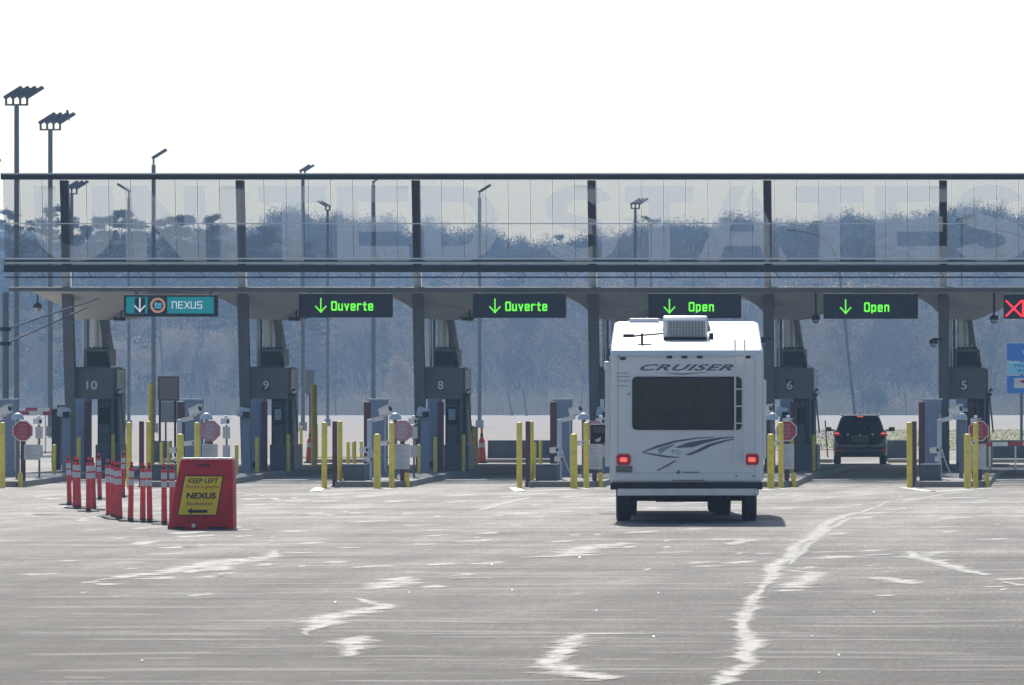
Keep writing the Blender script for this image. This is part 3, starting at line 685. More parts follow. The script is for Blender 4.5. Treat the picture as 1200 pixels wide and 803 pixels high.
    mb = MB(); mb.prism_y(oc(r * 1.06), -.016, -.004); mb.build('sign_border', M['white'] if red else M['signpink'], t)
    mb = MB(); mb.prism_y(oc(r * .96), -.024, -.018); mb.build('sign_face', M['signred'] if red else M['signpink'], t)
    for i, (tx, ww) in enumerate((('STOP', .17), ('HERE', .19), ('UNTIL', .25), ('CLEAR', .2))):
        tm = text_mb(tx, ww, .06, 0, -.030, zc + .13 - i * .088, bold=.02); tm.build('lettering', M['signpink'] if red else M['bluelight'], t)
    bz0, bz1 = WZ(550, Y) - z0, WZ(520.5, Y) - z0
    if n == 10: bz0, bz1, bl, br = WZ(539, Y) - z0, WZ(521, Y) - z0, .03, .42
    else: bl, br = -.19, .18
    mb = MB(); mb.box(bl, br, -.012, -.003, bz0, bz1); nb = mb.build('notice_board', M['reflect'], t)
    mb = MB(); z = bz1 - .05
    while z > bz0 + .05:
        w_ = random.uniform(.5, .85); mb.box(bl + .03, bl + .03 + (br - bl - .06) * w_, -.016, -.013, z - .012, z + .006); z -= .052
    mb.build('small_print', M['decallight'], nb)
    # second notice boards to the right on a thin post
    Y = 146; t = thing('notice_post', f'two small pale notices on a thin post right of the stop sign of {b}', 'notice', (ux(485, Y, k), Y, gz(Y) + ISL), 0, 'pale notices on thin posts')
    zz = gz(Y) + ISL
    mb = MB(); mb.tube((0, .03, 0), (0, .03, WZ(498, Y) - zz), .025, n=8); mb.build('post', M['steel'], t)
    for a, b_ in ((514, 500), (536, 522)):
        mb = MB(); mb.box(-.09, .09, -.012, 0, WZ(a, Y) - zz, WZ(b_, Y) - zz); mb.build('notice', M['reflect'], t)
    camera_box(t, -.02, -.1, WZ(494, Y) - zz, .2, .12, 0, .9)
    mb = MB(); mb.box(-.05, .03, -.05, .05, WZ(490, Y) - zz, WZ(487, Y) - zz, .01); mb.build('lamp', M['white'], t)
    # white dome housing behind the octagon
    Y = 145; t = thing('camera_hood', f'rounded white camera hood behind the stop sign of {b}', 'camera', (ux(463, Y, k), Y, gz(Y) + ISL), 0, 'white camera hoods')
    zz = WZ(492, Y) - gz(Y) - ISL
    mb = MB(); mb.lathe([(.15, 0), (.15, .05), (.12, .12), (.06, .16), (.01, .17)], (0, 0, zz)); mb.build('hood', M['bluelight'], t, smooth=True)
    mb = MB(); mb.tube((0, 0, 0), (0, 0, zz), .05, n=10); mb.build('post', M['steel'], t)
    # camera pedestal by the booth
    Y = 152.5; t = thing('camera_pedestal', f'blue-grey pedestal topped by a big pale camera pod left of {b}', 'camera pedestal', (ux(497.5, Y, k), Y, gz(Y) + ISL), 0, 'camera pedestals beside the booths')
    zz = gz(Y) + ISL; s = F / Y
    mb = MB(); mb.box(-.10, .10, 0, .22, 0, WZ(490, Y) - zz, .012); mb.build('pedestal', M['blue'], t)
    zp = WZ(483.5, Y) - zz
    mb = MB(); mb.box(-.17, .12, -.30, .12, zp - .12, zp + .13, .05, rot=(.0, R(12), 0)); pod = mb.build('camera_pod', M['bluelight'], t, smooth=True)
    mb = MB(); mb.box(-.02, .15, -.33, -.301, zp - .13, zp + .02, .01); mb.build('lens', M['black'], pod)
    # blue slab before the booth and maroon post
    Y = 155.3; zz = gz(Y) + ISL; t = thing('wall_slab', f'blue-grey protective slab standing at the left front of {b}', 'slab', (ux(507.5, Y, k), Y, zz), 0, 'blue slabs beside the booths')
    mb = MB(); mb.box(-.14, .14, 0, .9, 0, WZ(467, Y) - zz, .015); mb.build('slab', M['blue'], t)
    mb = MB(); mb.box(-.11, -.02, -.05, -.002, .1, .25, .005); mb.build('junction_box', M['dark'], t)
    squarepost(516.5, 471, 155.0, k, f'tall maroon guard post against the front of {b}', wpx=6.6, base=gz(155) + ISL)
    # right side rear bollard
    if n in (10, 9): bollard(559, 449 if n == 10 else 451, 168, k, f'extra tall yellow bollard right of {b}', wpx=7.5, base=gz(168), holes=False)
    elif n in (8, 6):
        bollard(553.5, 499, 166, k, f'short yellow bollard at the right rear of {b}, left of two', wpx=5, base=gz(166) + ISL, holes=False); bollard(558, 500, 168, k, f'short yellow bollard at the right rear of {b}, right of two', wpx=4.5, base=gz(168) + .01, holes=False)
    bollard(543, 517 - 8, 156.2, k, f'small yellow bollard against the right front corner of {b}', wpx=4.4, base=gz(156) + ISL, holes=False)
for n, k in UNITS.items():
    if n != 4: unit(n, k)

# orange cones behind booths 9 and 8
def cone(px, Y, label):
    z = gz(Y); t = thing('traffic_cone', label, 'traffic cone', (WX(px, Y), Y, z), 0, 'tall orange cones behind the booths')
    mb = MB(); mb.box(-.2, .2, -.2, .2, 0, .05, .01); mb.build('base', M['black'], t)
    mb = MB(); mb.lathe([(.15, .05), (.10, .75), (.04, .85), (.035, 1.12), (.045, 1.16)]); mb.build('body', M['orange'], t, smooth=True)
    mb = MB(); mb.lathe([(.118, .52), (.109, .66)]); mb.build('reflective_band', M['reflect'], t)
    mb = MB(); mb.lathe([(.05, .86), (.045, .98)]); mb.build('collar', M['black'], t)
cone(363.5, 196, 'tall orange cone beside the extra tall bollard right of booth 9')
cone(564.5, 196, 'tall orange cone right of booth 8')

# far barrier blocks
for px0, px1, Y, lab in ((572, 656, 203, 'long dark concrete barrier beyond the lane right of booth 8'), (178, 201, 199, 'short dark concrete barrier beyond the lane right of booth 10'),
                         (1037, 1064, 203, 'dark concrete barrier just right of the black car'), (1150, 1290, 203, 'dark concrete barrier behind the striped gate at the right edge')):
    z = gz(Y); x0, x1 = WX(px0, Y), WX(px1, Y); hw = (x1 - x0) / 2; h = .72
    mb = MB(); mb.prism_x([(-.3, 0), (-.3, .08), (-.14, .28), (-.09, h), (.09, h), (.14, .28), (.3, .08), (.3, 0)], -hw, hw, .01)
    tag(mb.build('concrete_barrier', M['darkconc'], loc=((x0 + x1) / 2, Y, z)), lab, 'concrete barrier', 'far concrete barriers')
for px, yt, Y, lab in ((414, 518, 210, 'thin yellow post on the far grass left of booth 8, left of two'), (423.5, 517, 210, 'thin yellow post on the far grass left of booth 8, right of two'), (371, 497, 206, 'yellow post beyond the lane left of the front bollards of booth 8'),
                       (353, 500, 205, 'yellow post just behind the extra tall bollard of booth 9')):
    bollard(px, yt, Y, None, lab, wpx=3.6, holes=False, group='far yellow posts')
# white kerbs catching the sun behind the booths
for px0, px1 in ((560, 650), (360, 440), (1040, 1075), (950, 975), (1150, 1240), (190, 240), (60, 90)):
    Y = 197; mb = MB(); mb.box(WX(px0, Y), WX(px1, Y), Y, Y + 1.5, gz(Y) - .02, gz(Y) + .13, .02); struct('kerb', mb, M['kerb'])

# striped gate arms
def gate(px0, px1, py0, py1, Y, label, leg=True):
    z0 = gz(Y); x0 = WX(px0, Y); t = thing('gate_arm', label, 'gate arm', (x0, Y, z0), 0, 'striped gate arms')
    za, zb = WZ(py0, Y) - z0, WZ(py1, Y) - z0; L_ = WX(px1, Y) - x0; n = int(abs(L_) / .35)
    for par, m_ in ((0, 'signred'), (1, 'white')):
        mb = MB()
        for i in range(n):
            if i % 2 == par:
                a, b = L_ * i / n, L_ * (i + 1) / n; q = za + (zb - za) * i / n; q2 = za + (zb - za) * (i + 1) / n
                mb.add([(a, -.03, q - .05), (b, -.03, q2 - .05), (b, -.03, q2 + .05), (a, -.03, q + .05), (a, .03, q - .05), (b, .03, q2 - .05), (b, .03, q2 + .05), (a, .03, q + .05)],
                       [(0, 1, 2, 3), (7, 6, 5, 4), (3, 2, 6, 7), (1, 0, 4, 5), (0, 3, 7, 4), (1, 5, 6, 2)])
        mb.build('stripes', M[m_], t)
    mb = MB(); mb.box(-.12, .12, -.1, .2, 0, za + .15, .02); mb.build('gate_post', M['dark'], t)
    mb = MB(); mb.box(min(0, L_), max(0, L_), -.02, .02, .36, .42); 
    for i in range(3):
        xx = L_ * (i + .5) / 3; mb.box(xx - .02, xx + .02, -.02, .02, .36, za - .05)
    mb.build('lower_bar', M['galv'], t)
gate(1145, 1235, 521, 519.5, 144, 'low red and white striped gate arm right of the stop sign of booth 5')
gate(66, -60, 485, 482, 172, 'red and white striped gate arm left of booth 10')
gate(72, -40, 480, 479, 190, 'farther pale striped gate arm behind the light poles left of booth 10')

# far left pole with two struts
Y = 150; t = thing('strut_pole', 'dark grey pole at the far left edge with two slanted struts', 'pole', (WX(6.5, Y), Y, gz(Y)), 0)
z0 = gz(Y); s = F / Y
mb = MB(); mb.tube((0, 0, 0), (0, 0, WZ(343, Y) - z0), .08, n=14); mb.build('pole', M['steel'], t, smooth=True)
for (a, b) in (((8, 386), (97, 347)), ((8, 403), (84, 357.5))):
    mb = MB(); mb.tube((0, -.02, WZ(a[1], Y) - z0), (WX(b[0], Y) - WX(6.5, Y), 2.5, WZ(b[1], Y) - z0), .025, n=8); mb.build('strut', M['steel'], t)
    mb = MB(); mb.box(-.12, .12, -.1, .1, WZ(a[1] + 2, Y) - z0, WZ(a[1] - 2.5, Y) - z0, .01); mb.build('clamp', M['dark'], t)

# sign panels seen from behind
def back_panel(px0, px1, py0, py1, Y, label, posts, m='brownsign', frame=True):
    x0, x1 = WX(px0, Y), WX(px1, Y); z0 = gz(Y); hw = (x1 - x0) / 2
    t = thing('sign_panel', label, 'sign', ((x0 + x1) / 2, Y, z0), 0)
    za, zb = WZ(py1, Y) - z0, WZ(py0, Y) - z0
    mb = MB(); mb.box(-hw, hw, 0, .02, za, zb); mb.build('panel', M[m], t)
    if frame: mb = MB(); mb.box(-hw, hw, -.02, -.002, zb - .05, zb); mb.box(-hw, hw, -.02, -.002, za, za + .05); mb.box(-hw, -hw + .05, -.02, -.002, za + .051, zb - .051); mb.box(hw - .05, hw, -.02, -.002, za + .051, zb - .051); mb.build('frame', M['steel'], t)
    for p in posts:
        x = WX(p, Y) - (x0 + x1) / 2; mb = MB(); mb.box(x - .03, x + .03, .022, .08, 0, zb - .05); mb.build('post', M['dark'], t)
back_panel(185, 210, 441, 470, 178, 'framed brownish grey sign panel right of booth 10', (187, 205))
back_panel(188, 215, 471, 495, 230, 'plain grey sign panel seen below the framed one right of booth 10', (194, 212), 'steel', False)
back_panel(358, 368, 434, 462, 260, 'plain grey sign panel behind the light pole right of booth 9', (363,), 'steel', False)
# blue sign on the right
Y = 207; x0, x1 = WX(1180, Y), WX(1232, Y); z0 = gz(Y); t = thing('blue_sign', 'blue lane information sign with three panels at the right edge', 'sign', ((x0 + x1) / 2, Y, z0))
hw = (x1 - x0) / 2
for (a, b, m_) in ((402, 423, 'signblue'), (424.5, 438.5, 'signcyan'), (440, 461, 'signblue')):
    mb = MB(); mb.box(-hw, hw, 0, .04, WZ(b, Y) - z0, WZ(a, Y) - z0, .008); pn = mb.build('panel', M[m_], t)
    if m_ == 'signcyan':
        tm = text_mb('PASSPORTS', hw * 1.5, .12, hw * .1, -.004, WZ(428.5, Y) - z0, bold=.02); tm.build('lettering', M['signblue'], pn)
        tm = text_mb('READY', hw * 1.2, .11, hw * .1, -.004, WZ(434.5, Y) - z0, bold=.02); tm.build('lettering', M['signblue'], pn)
    elif a == 402:
        tm = text_mb('V', .2, .22, -hw + .62, -.004, WZ(414, Y) - z0, bold=.03); tm.build('lettering', M['white'], pn)
    else:
        mb = MB(); mb.box(-hw + .25, hw - .25, -.01, -.003, WZ(455, Y) - z0, WZ(443, Y) - z0); mb.build('white_patch', M['white'], pn)
        mb = MB(); mb.prism_y([(-hw + .42, WZ(447, Y) - z0), (-hw + .62, WZ(449.5, Y) - z0), (-hw + .62, WZ(445, Y) - z0)], -.016, -.012); mb.build('red_mark', M['signred'], pn)
for p in (1197, 1222):
    x = WX(p, Y) - (x0 + x1) / 2; mb = MB(); mb.tube((x, .07, 0), (x, .07, WZ(404, Y) - z0), .05, n=10); mb.build('post', M['steel'], t)

# ------------------------------------------------------------------ light masts behind the canopy
def mast(px, top, heads, label, wpx=5, ht=17.5, sc_=1.0, flip=1, tilt=32, arm=False, Y=None):
    s = (HY - top) / (ht - CH); Y = Y or F / s; s = F / Y; x = WX(px, Y); z0 = gz(Y); h = WZ(top, Y) - z0
    t = thing('light_pole', label, 'light pole', (x, Y, z0), 0, 'tall floodlight poles behind the canopy')
    r = wpx / s / 2
    mb = MB(); mb.tube((0, 0, -.1), (0, 0, h), r, r * .85, 14); mb.build('pole', M['pole'], t, smooth=True)
    mb = MB(); mb.lathe([(r * 2, 0), (r * 2, .5), (r * 1.9, .55)]); mb.build('pole_base', M['concrete'], t)
    n = heads; sp = .36 * sc_
    if n > 1: mb = MB(); mb.box(-sp * (n - 1) / 2 - .04, sp * (n - 1) / 2 + .04, -.05, .05, h, h + .09); mb.build('crossbar', M['pole'], t)
    for i in range(n):
        cx = (i - (n - 1) / 2) * sp
        mb = MB(); mb.box(cx - .05, cx + .05, -.06, .06, h + .02, h + .42 * sc_); br = mb.build('bracket', M['dark'], t)
        L_ = 1.05 * sc_; a = R(tilt)
        mb = MB()
        if flip > 0: mb.box(cx - .08, cx - .08 + L_, -.25, .25, h + .36 * sc_, h + .52 * sc_, .03, rot=(0, -a, 0), piv=(cx, 0, h + .42 * sc_))
        else: mb.box(cx + .08 - L_, cx + .08, -.25, .25, h + .36 * sc_, h + .52 * sc_, .03, rot=(0, a, 0), piv=(cx, 0, h + .42 * sc_))
        mb.build('lamp_head', M['dark'], t)
    return t, Y, z0, h
mast(19.5, 124, 4, 'nearest and tallest light pole at the far left with four lamp heads', 6.6)
t2 = mast(59, 153, 4, 'light pole with four lamp heads and a bird perched on top', 6.2)
mast(84, 228, 3, 'light pole with a forked head just right of the first dark screen post', 4.6)
mast(151, 231, 1, 'light pole whose lamp head points left, behind letter N', 4, flip=-1)
mast(180, 193, 1, 'tall light pole with one lamp head above the glass screen near letter N', 5.6)
mast(355, 206, 2, 'light pole with twin close lamp heads just above the screen near letter T', 4.8, sc_=.75)
mast(384, 247, 2, 'thin light pole with two lamp heads pointing left, beside booth 9', 3.6, flip=-1, sc_=.8)
mast(437.5, 217, 1, 'thick light pole behind letter E whose head ends at the screen top', 5.6, sc_=.5)
mast(562, 232, 1, 'light pole with one lamp head behind letter D', 4.8)
mast(744.5, 245, 3, 'light pole with three lamp heads behind letter T above the camper', 3.6, sc_=.85)
mast(763, 264, 2, 'thin short looking light pole with lamp heads pointing left, above the camper', 2.6, flip=-1, sc_=.8)
mast(1127, 264, 3, 'thin light pole with three lamp heads at the right near the last S', 3, sc_=.95)
mast(-14, 204, 1, 'light pole just off the left edge with one lamp head leaning in', 4, ht=17.5)
# bird on the second pole
t_, Yb, zb0, hb = t2
bt = thing('bird', 'small dark bird perched on the lamp heads at upper left', 'bird', (WX(79, Yb), Yb, WZ(139.5, Yb)))
mb = MB(); mb.lathe([(.02, 0), (.10, .10), (.13, .22), (.10, .33), (.06, .38), (.075, .44), (.05, .50), (.01, .52)], n=10); mb.tube((-.06, 0, .45), (-.13, 0, .44), .02, .003, 6); mb.tube((.05, 0, .12), (.14, 0, -.12), .05, .02, 6); mb.build('body', M['black'], bt, smooth=True)

def curved_lamp(pts, foot, Y, label, r=.10):
    z0 = gz(Y); xb = WX(foot[0], Y); t = thing('street_lamp', label, 'street lamp', (xb, Y, z0), 0, 'curved arm street lamps')
    P = [(WX(a, Y) - xb, 0, WZ(b, Y) - z0) for a, b in pts]
    mb = MB(); mb.tube((0, 0, 0), P[-1], r * 1.2, r, 10); mb.build('pole', M['pole'], t)
    mb = MB(); mb.path(P, r * .75, 8); mb.build('arm', M['pole'], t)
    mb = MB(); mb.box(P[0][0] - .5, P[0][0] + .15, -.15, .15, P[0][2] - .06, P[0][2] + .07, .03); mb.build('lamp_head', M['dark'], t)
curved_lamp([(930, 270), (945, 272), (958, 276), (968, 283), (975, 291), (980, 302), (984, 320)], (1003, 487), 470, 'leaning pole with a long curved lamp arm behind the Open sign')
curved_lamp([(1175, 271), (1190, 274), (1203, 279), (1213, 288), (1219, 305)], (1232, 487), 470, 'curved lamp arm reaching in from the right edge behind the screen')
# leaning utility posts at the wood edge
for (x0, y0, x1, y1, w_, lab) in ((187, 372, 193, 485, 3, 'dark leaning pole behind the framed sign panel'), (594, 454, 600, 486, 3, 'leaning dark stake at the wood edge, left of two'), (613, 456, 617, 486, 3, 'leaning dark stake at the wood edge, right of two'), (649, 474, 650, 486, 2.5, 'short dark stake just left of the blue cabinet before booth 7'),
                                  (967, 493, 970, 512, 1.6, 'thin rod left of the black car')):
    Y = 780 if y1 > 480 and y1 < 490 else 215
    mb = MB(); xb = WX(x1, Y); mb.tube((0, 0, 0), (WX(x0, Y) - xb, 0, WZ(y0, Y) - gz(Y)), w_ / (F / Y) / 2, n=8)
    tag(mb.build('stake', M['bark'], loc=(xb, Y, gz(Y))), lab, 'post')

# ------------------------------------------------------------------ camper trailer
RY = 94.5; RS = F / RY
rv = thing('camper_trailer', 'big white camper trailer with a grey swoosh and dark rear window, seen from behind', 'camper', (WX(804.5, RY), RY, 0), R(3.9))
def rx(px): return (px - 804.5) / RS
def rz(py): return WZ(py, RY)
hw = 1.20
zr = rz(408.5)
prof = [(0, .66), (0, zr - .12), (.05, zr - .03), (.16, zr + .01), (1.5, 2.93), (5.0, 3.26), (9.0, 3.34), (9.7, 3.2), (10.1, 2.5), (10.0, 1.75), (9.6, 1.6), (7.3, 1.6), (7.1, .62), (.3, .58)]
mb = MB(); mb.prism_x(prof, -hw, hw, .05); mb.build('body', M['rv'], rv, smooth=True)
for sx in (-1, 1):
    mb = MB(); mb.box(sx * hw - .02, sx * hw + .02, .15, 6.9, zr - .16, zr - .12); mb.box(sx * hw - .015, sx * hw + .02, .02, .08, .7, zr - .14); mb.build('edge_trim', M['rvtrim'], rv)
mb = MB(); mb.box(-hw - .11, -hw - .02, .5, 5.2, zr - .34, zr - .2, .03); mb.box(-hw - .09, -hw - .01, .5, .56, .9, zr - .34, .01); mb.box(-hw - .09, -hw - .01, 5.1, 5.16, .9, zr - .34, .01); mb.build('awning', M['white'], rv)
mb = MB(); mb.box(hw + .004, hw + .10, 3.0, 5.8, 1.0, 2.3, .03); mb.build('slide_out', M['rv'], rv)
mb = MB()
for y0 in (1.0, 3.9): mb.box(-hw - .012, -hw - .002, y0, y0 + .9, 1.6, 2.2, .004)
mb.build('side_window', M['glassdark'], rv)
mb = MB(); mb.box(-hw + .0, hw - .0, -.05, .02, .54, .655, .01); mb.build('rear_skirt', M['black'], rv)
mb = MB(); mb.box(rx(724), rx(887), -.20, -.06, rz(581), rz(572.5), .012); mb.box(rx(884), rx(889), -.22, -.04, rz(580), rz(573.5), .01); mb.build('bumper', M['rvtrim'], rv)
mb = MB(); mb.box(-1.05, 1.05, .2, 9, .42, .56); mb.box(-.6, -.5, -.1, .4, .45, .55); mb.box(.5, .6, -.1, .4, .45, .55)
mb.build('chassis', M['black'], rv)
mb = MB()
for i in range(9):
    a = -.85 + i * .2 + random.uniform(-.05, .05); mb.box(a, a + random.uniform(.08, .22), .6 + random.random(), 2.2, random.uniform(.34, .39), .43, .01)
mb.tube((-.5, 3, .35), (.5, 3, .35), .05); mb.tube((-1.0, 3.0, .36), (1.0, 3.0, .36), .045); mb.build('underbody_parts', M['black'], rv)
def wheel(parent, x, y, r=.37, w_=.23):
    mb = MB(); n = 28
    pr = [(r * .62, -w_ / 2), (r * .9, -w_ / 2), (r, -w_ / 2 + .03), (r, w_ / 2 - .03), (r * .9, w_ / 2), (r * .62, w_ / 2)]
    vs = []
    for (rr, dx) in pr:
        for i in range(n): a = 2 * math.pi * i / n; vs.append((x + dx, y + rr * math.cos(a), r + rr * math.sin(a)))
    fs = [(j * n + i, j * n + (i + 1) % n, (j + 1) * n + (i + 1) % n, (j + 1) * n + i) for j in range(len(pr) - 1) for i in range(n)]
    mb.add(vs, fs); o = mb.build('wheel', M['black'], parent, smooth=True)
    mb = MB(); mb.tube((x - w_ * .35, y, r), (x + w_ * .35, y, r), r * .6, n=20); mb.build('rim', M['rvtrim'], o)
    return o
for sx in (-1, 1):
    for yy in (2.4, 3.25): wheel(rv, sx * 1.02, yy)
# rear window
def rrect(x0, x1, z0, z1, r, n=5):
    P = []
    for (cx, cz, a0) in ((x1 - r, z1 - r, 0), (x0 + r, z1 - r, 90), (x0 + r, z0 + r, 180), (x1 - r, z0 + r, 270)):
        for i in range(n + 1): a = R(a0 + 90 * i / n); P.append((cx + r * math.cos(a), cz + r * math.sin(a)))
    return P
wx0, wx1, wz0, wz1 = rx(742.5), rx(867.5), rz(502.5), rz(443)
mb = MB(); mb.prism_y(rrect(wx0 - .02, wx1 + .02, wz0 - .02, wz1 + .02, .07), -.018, .002); wf = mb.build('rear_window', M['black'], rv)
mb = MB(); mb.prism_y(rrect(wx0, wx1, wz0, wz1, .05), -.026, -.020); mb.build('pane', M['glassdark'], wf)
mb = MB(); mb.box(wx0 + .02, wx1 - .02, -.030, -.027, rz(484.5), rz(483.5)); mb.box(-.01, .01, -.030, -.027, wz0 + .01, rz(484.6)); mb.build('sash', M['black'], wf)
# ladder
mb = MB()
for a in (861.3, 872.5): mb.tube((rx(a), -.14, .95), (rx(a), -.14, zr - .05), .014, n=8); mb.tube((rx(a), -.14, zr - .05), (rx(a), .1, zr + .13), .014, n=8)
for i in range(7): z = 1.05 + i * .27; mb.tube((rx(861.3), -.14, z), (rx(872.5), -.14, z), .011, n=6)
for a in (861.3, 872.5):
    for z in (1.1, 2.5): mb.tube((rx(a), -.14, z), (rx(a), 0, z), .01, n=6)
mb.build('ladder', M['white'], rv)
# tail lights, markers, plate
for a in (731, 881):
    mb = MB(); mb.prism_y(rrect(rx(a - 8.2), rx(a + 8.2), rz(545), rz(532), .05), -.025, .0); l = mb.build('tail_light', M['taildim'], rv)
    mb = MB(); mb.prism_y(rrect(rx(a - 4.5), rx(a + 4.5), rz(541.5), rz(536), .03), -.032, -.027); mb.build('lit_bulb', M['tail'], l)
mb = MB(); mb.box(rx(722), rx(741), -.02, -.003, rz(553.5), rz(546)); mb.build('licence_plate', M['steel'], rv)
for a in (730, 784.5, 802, 820, 876):
    mb = MB(); mb.box(rx(a - 3.2), rx(a + 3.2), -.03, -.0, rz(422 - (0 if a < 740 else 2)), rz(418.5 - (0 if a < 740 else 2)), .006); mb.build('marker_light', M['signred' if False else 'ink'], rv)
tm = text_mb('CRUISER', rx(860) - rx(750), rz(427) - rz(434.5), rx(805), -.004, rz(430.7), shear=.45, bold=.03, spacing=1.1); tm.build('lettering', M['decal'], rv)
mb = MB(); P_ = [(770, 436.5), (800, 437.8), (838, 435.6), (800, 439.2)]
mb.prism_y([(rx(a), rz(b)) for a, b in P_], -.006, -.003); mb.build('underline', M['decal'], rv)
# swoosh
def ribbon2(pts_top, pts_bot, m):
    mb = MB(); n = len(pts_top)
    vs = [(rx(a), -.005, rz(b)) for a, b in pts_top] + [(rx(a), -.005, rz(b)) for a, b in pts_bot]
    mb.add(vs, [(i, i + 1, n + i + 1, n + i) for i in range(n - 1)]); mb.build('stripe', M[m], rv)
ribbon2([(753, 529.5), (770, 522), (790, 516.5), (815, 513), (838, 512)], [(753, 530.5), (772, 524.5), (792, 518.5), (815, 514.6), (838, 512.6)], 'decal')
ribbon2([(753, 529.8), (768, 532), (780, 534), (798, 536)], [(753, 530.8), (768, 534), (780, 536.3), (798, 536.6)], 'decal')
ribbon2([(770, 526.5), (780, 523), (790, 520.5)], [(774, 532), (781, 527), (790, 522)], 'decallight')
ribbon2([(791, 524.5), (805, 519), (825, 515.5), (845, 512.5), (862, 512)], [(795, 525), (812, 524.2), (826, 519.5), (846, 514.5), (862, 512.8)], 'decal')
ribbon2([(803, 533), (815, 528), (830, 520.5), (850, 515.5), (862, 514)], [(808, 533.8), (820, 529.5), (834, 522.8), (852, 517), (862, 514.8)], 'decal')
ribbon2([(770, 551), (780, 545.5), (790, 540)], [(771, 552), (784, 545.5), (794, 539.5)], 'decal')
tm = text_mb('TO', .16, .07, rx(792), -.004, rz(530), bold=.02); tm.build('small_lettering', M['decallight'], rv)
mb = MB(); c = (rx(795), rz(553.5)); mb.prism_y([(c[0] + .045 * math.cos(R(90 * i + 45 * j)) * (1 if j == 0 else .4), c[1] + .045 * math.sin(R(90 * i + 45 * j)) * (1 if j == 0 else .4)) for i in range(4) for j in range(2)], -.006, -.003)
for i in range(8): mb.box(rx(801 + i * 2.3), rx(802.6 + i * 2.3), -.006, -.003, rz(554.5), rz(552.8))
for i in range(16): mb.box(rx(788 + i * 2.4), rx(789.8 + i * 2.4), -.006, -.003, rz(563.6), rz(562.4))
mb.build('small_logo', M['decal'], rv)
mb = MB()
for z in (437, 441, 446, 452): mb.box(rx(723), rx(739 - (z % 5)), -.006, -.003, rz(z + .9), rz(z))
mb.build('sticker', M['decallight'], rv)
mb = MB()
for (a, b) in ((863, 558), (883, 558), (737, 462), (725, 418)): mb.box(rx(a) - .02, rx(a) + .02, -.012, 0, rz(b) - .015, rz(b) + .015, .004)
mb.build('fitting', M['decallight'], rv)
mb = MB(); mb.prism_y([(rx(862), rz(560)), (rx(888), rz(560)), (rx(888), rz(525)), (rx(862), rz(525))], -.002, -.001); mb.build('access_panel', M['rv'], rv)
mb = MB(); mb.box(-1.085, -1.079, -.004, -.001, .75, zr - .15); mb.box(1.079, 1.085, -.004, -.001, .75, zr - .15)
mb.box(-1.07, 1.07, -.004, -.001, .80, .806); mb.build('panel_seam', M['decallight'], rv)
mb = MB(); mb.box(-1.06, 1.06, -.012, .0, zr - .135, zr - .115, .004); mb.build('top_moulding', M['rvtrim'], rv)
# roof gear
def roofz(y): return float(np.interp(y, [0, .16, 1.5, 5, 9], [zr - .02, zr + .01, 2.93, 3.26, 3.34]))
y0 = 1.5; s2 = F / (RY + y0)
def r2(px): return (px - 804.5) / s2 + .0
mb = MB(); z = roofz(y0)
mb.prism_x([(y0, z + .04), (y0 + .02, z + .30), (y0 + .12, z + .38), (y0 + .7, z + .40), (y0 + 1.0, z + .22), (y0 + 1.0, z + .04)], r2(777), r2(829), .03); ac = mb.build('roof_air_conditioner', M['rv'], rv, smooth=True)
mb = MB(); mb.box(r2(782.5), r2(826), y0 - .012, y0 + .03, z + .07, z + .29); mb.build('grille', M['steel'], ac)
mb = MB()
for i in range(7): mb.box(r2(782.5), r2(826), y0 - .022, y0 - .013, z + .085 + i * .03, z + .093 + i * .03)
for i in range(12): a = r2(782.5) + (r2(826) - r2(782.5)) * (i + .5) / 12; mb.box(a - .005, a + .005, y0 - .022, y0 - .013, z + .07, z + .29)
mb.build('grille_bars', M['rvtrim'], ac)
mb = MB(); mb.box(r2(778), r2(828), y0 - .08, y0 + .9, z - .06, z + .039, .005); mb.build('ac_shadow_strip', M['black'], ac)  # black strip stands in for the shadow under the air conditioner
mb = MB(); z5 = roofz(3.4); mb.tube((.0, 3.4, z5 - .05), (0, 3.4, z5 + .22), .42, .34, 20); mb.build('satellite_dome', M['steel'], rv)
mb = MB(); z6 = roofz(5); mb.box(-.95, -.45, 5, 5.5, z6 - .03, z6 + .07, .03); mb.build('roof_vent', M['rv'], rv)
mb = MB(); zz = roofz(.7); mb.tube((r2(753), .7, zz - .02), (r2(753), .7, zz + .18), .02, n=8); mb.box(r2(748), r2(764), .62, .7, zz - .02, zz + .01); mb.build('roof_antenna', M['dark'], rv)
mb = MB(); zz = roofz(2.0); mb.box(r2(730), r2(743), 2.0, 2.2, zz - .02, zz + .05, .01); mb.tube((r2(743), 2.05, zz + .02), (r2(777), 2.05, zz + .06), .014); mb.build('roof_fitting', M['dark'], rv)
mb = MB(); mb.box(r2(831), r2(836), 1.6, 1.75, roofz(1.6) - .02, roofz(1.6) + .10, .01); mb.build('roof_fitting', M['dark'], rv)

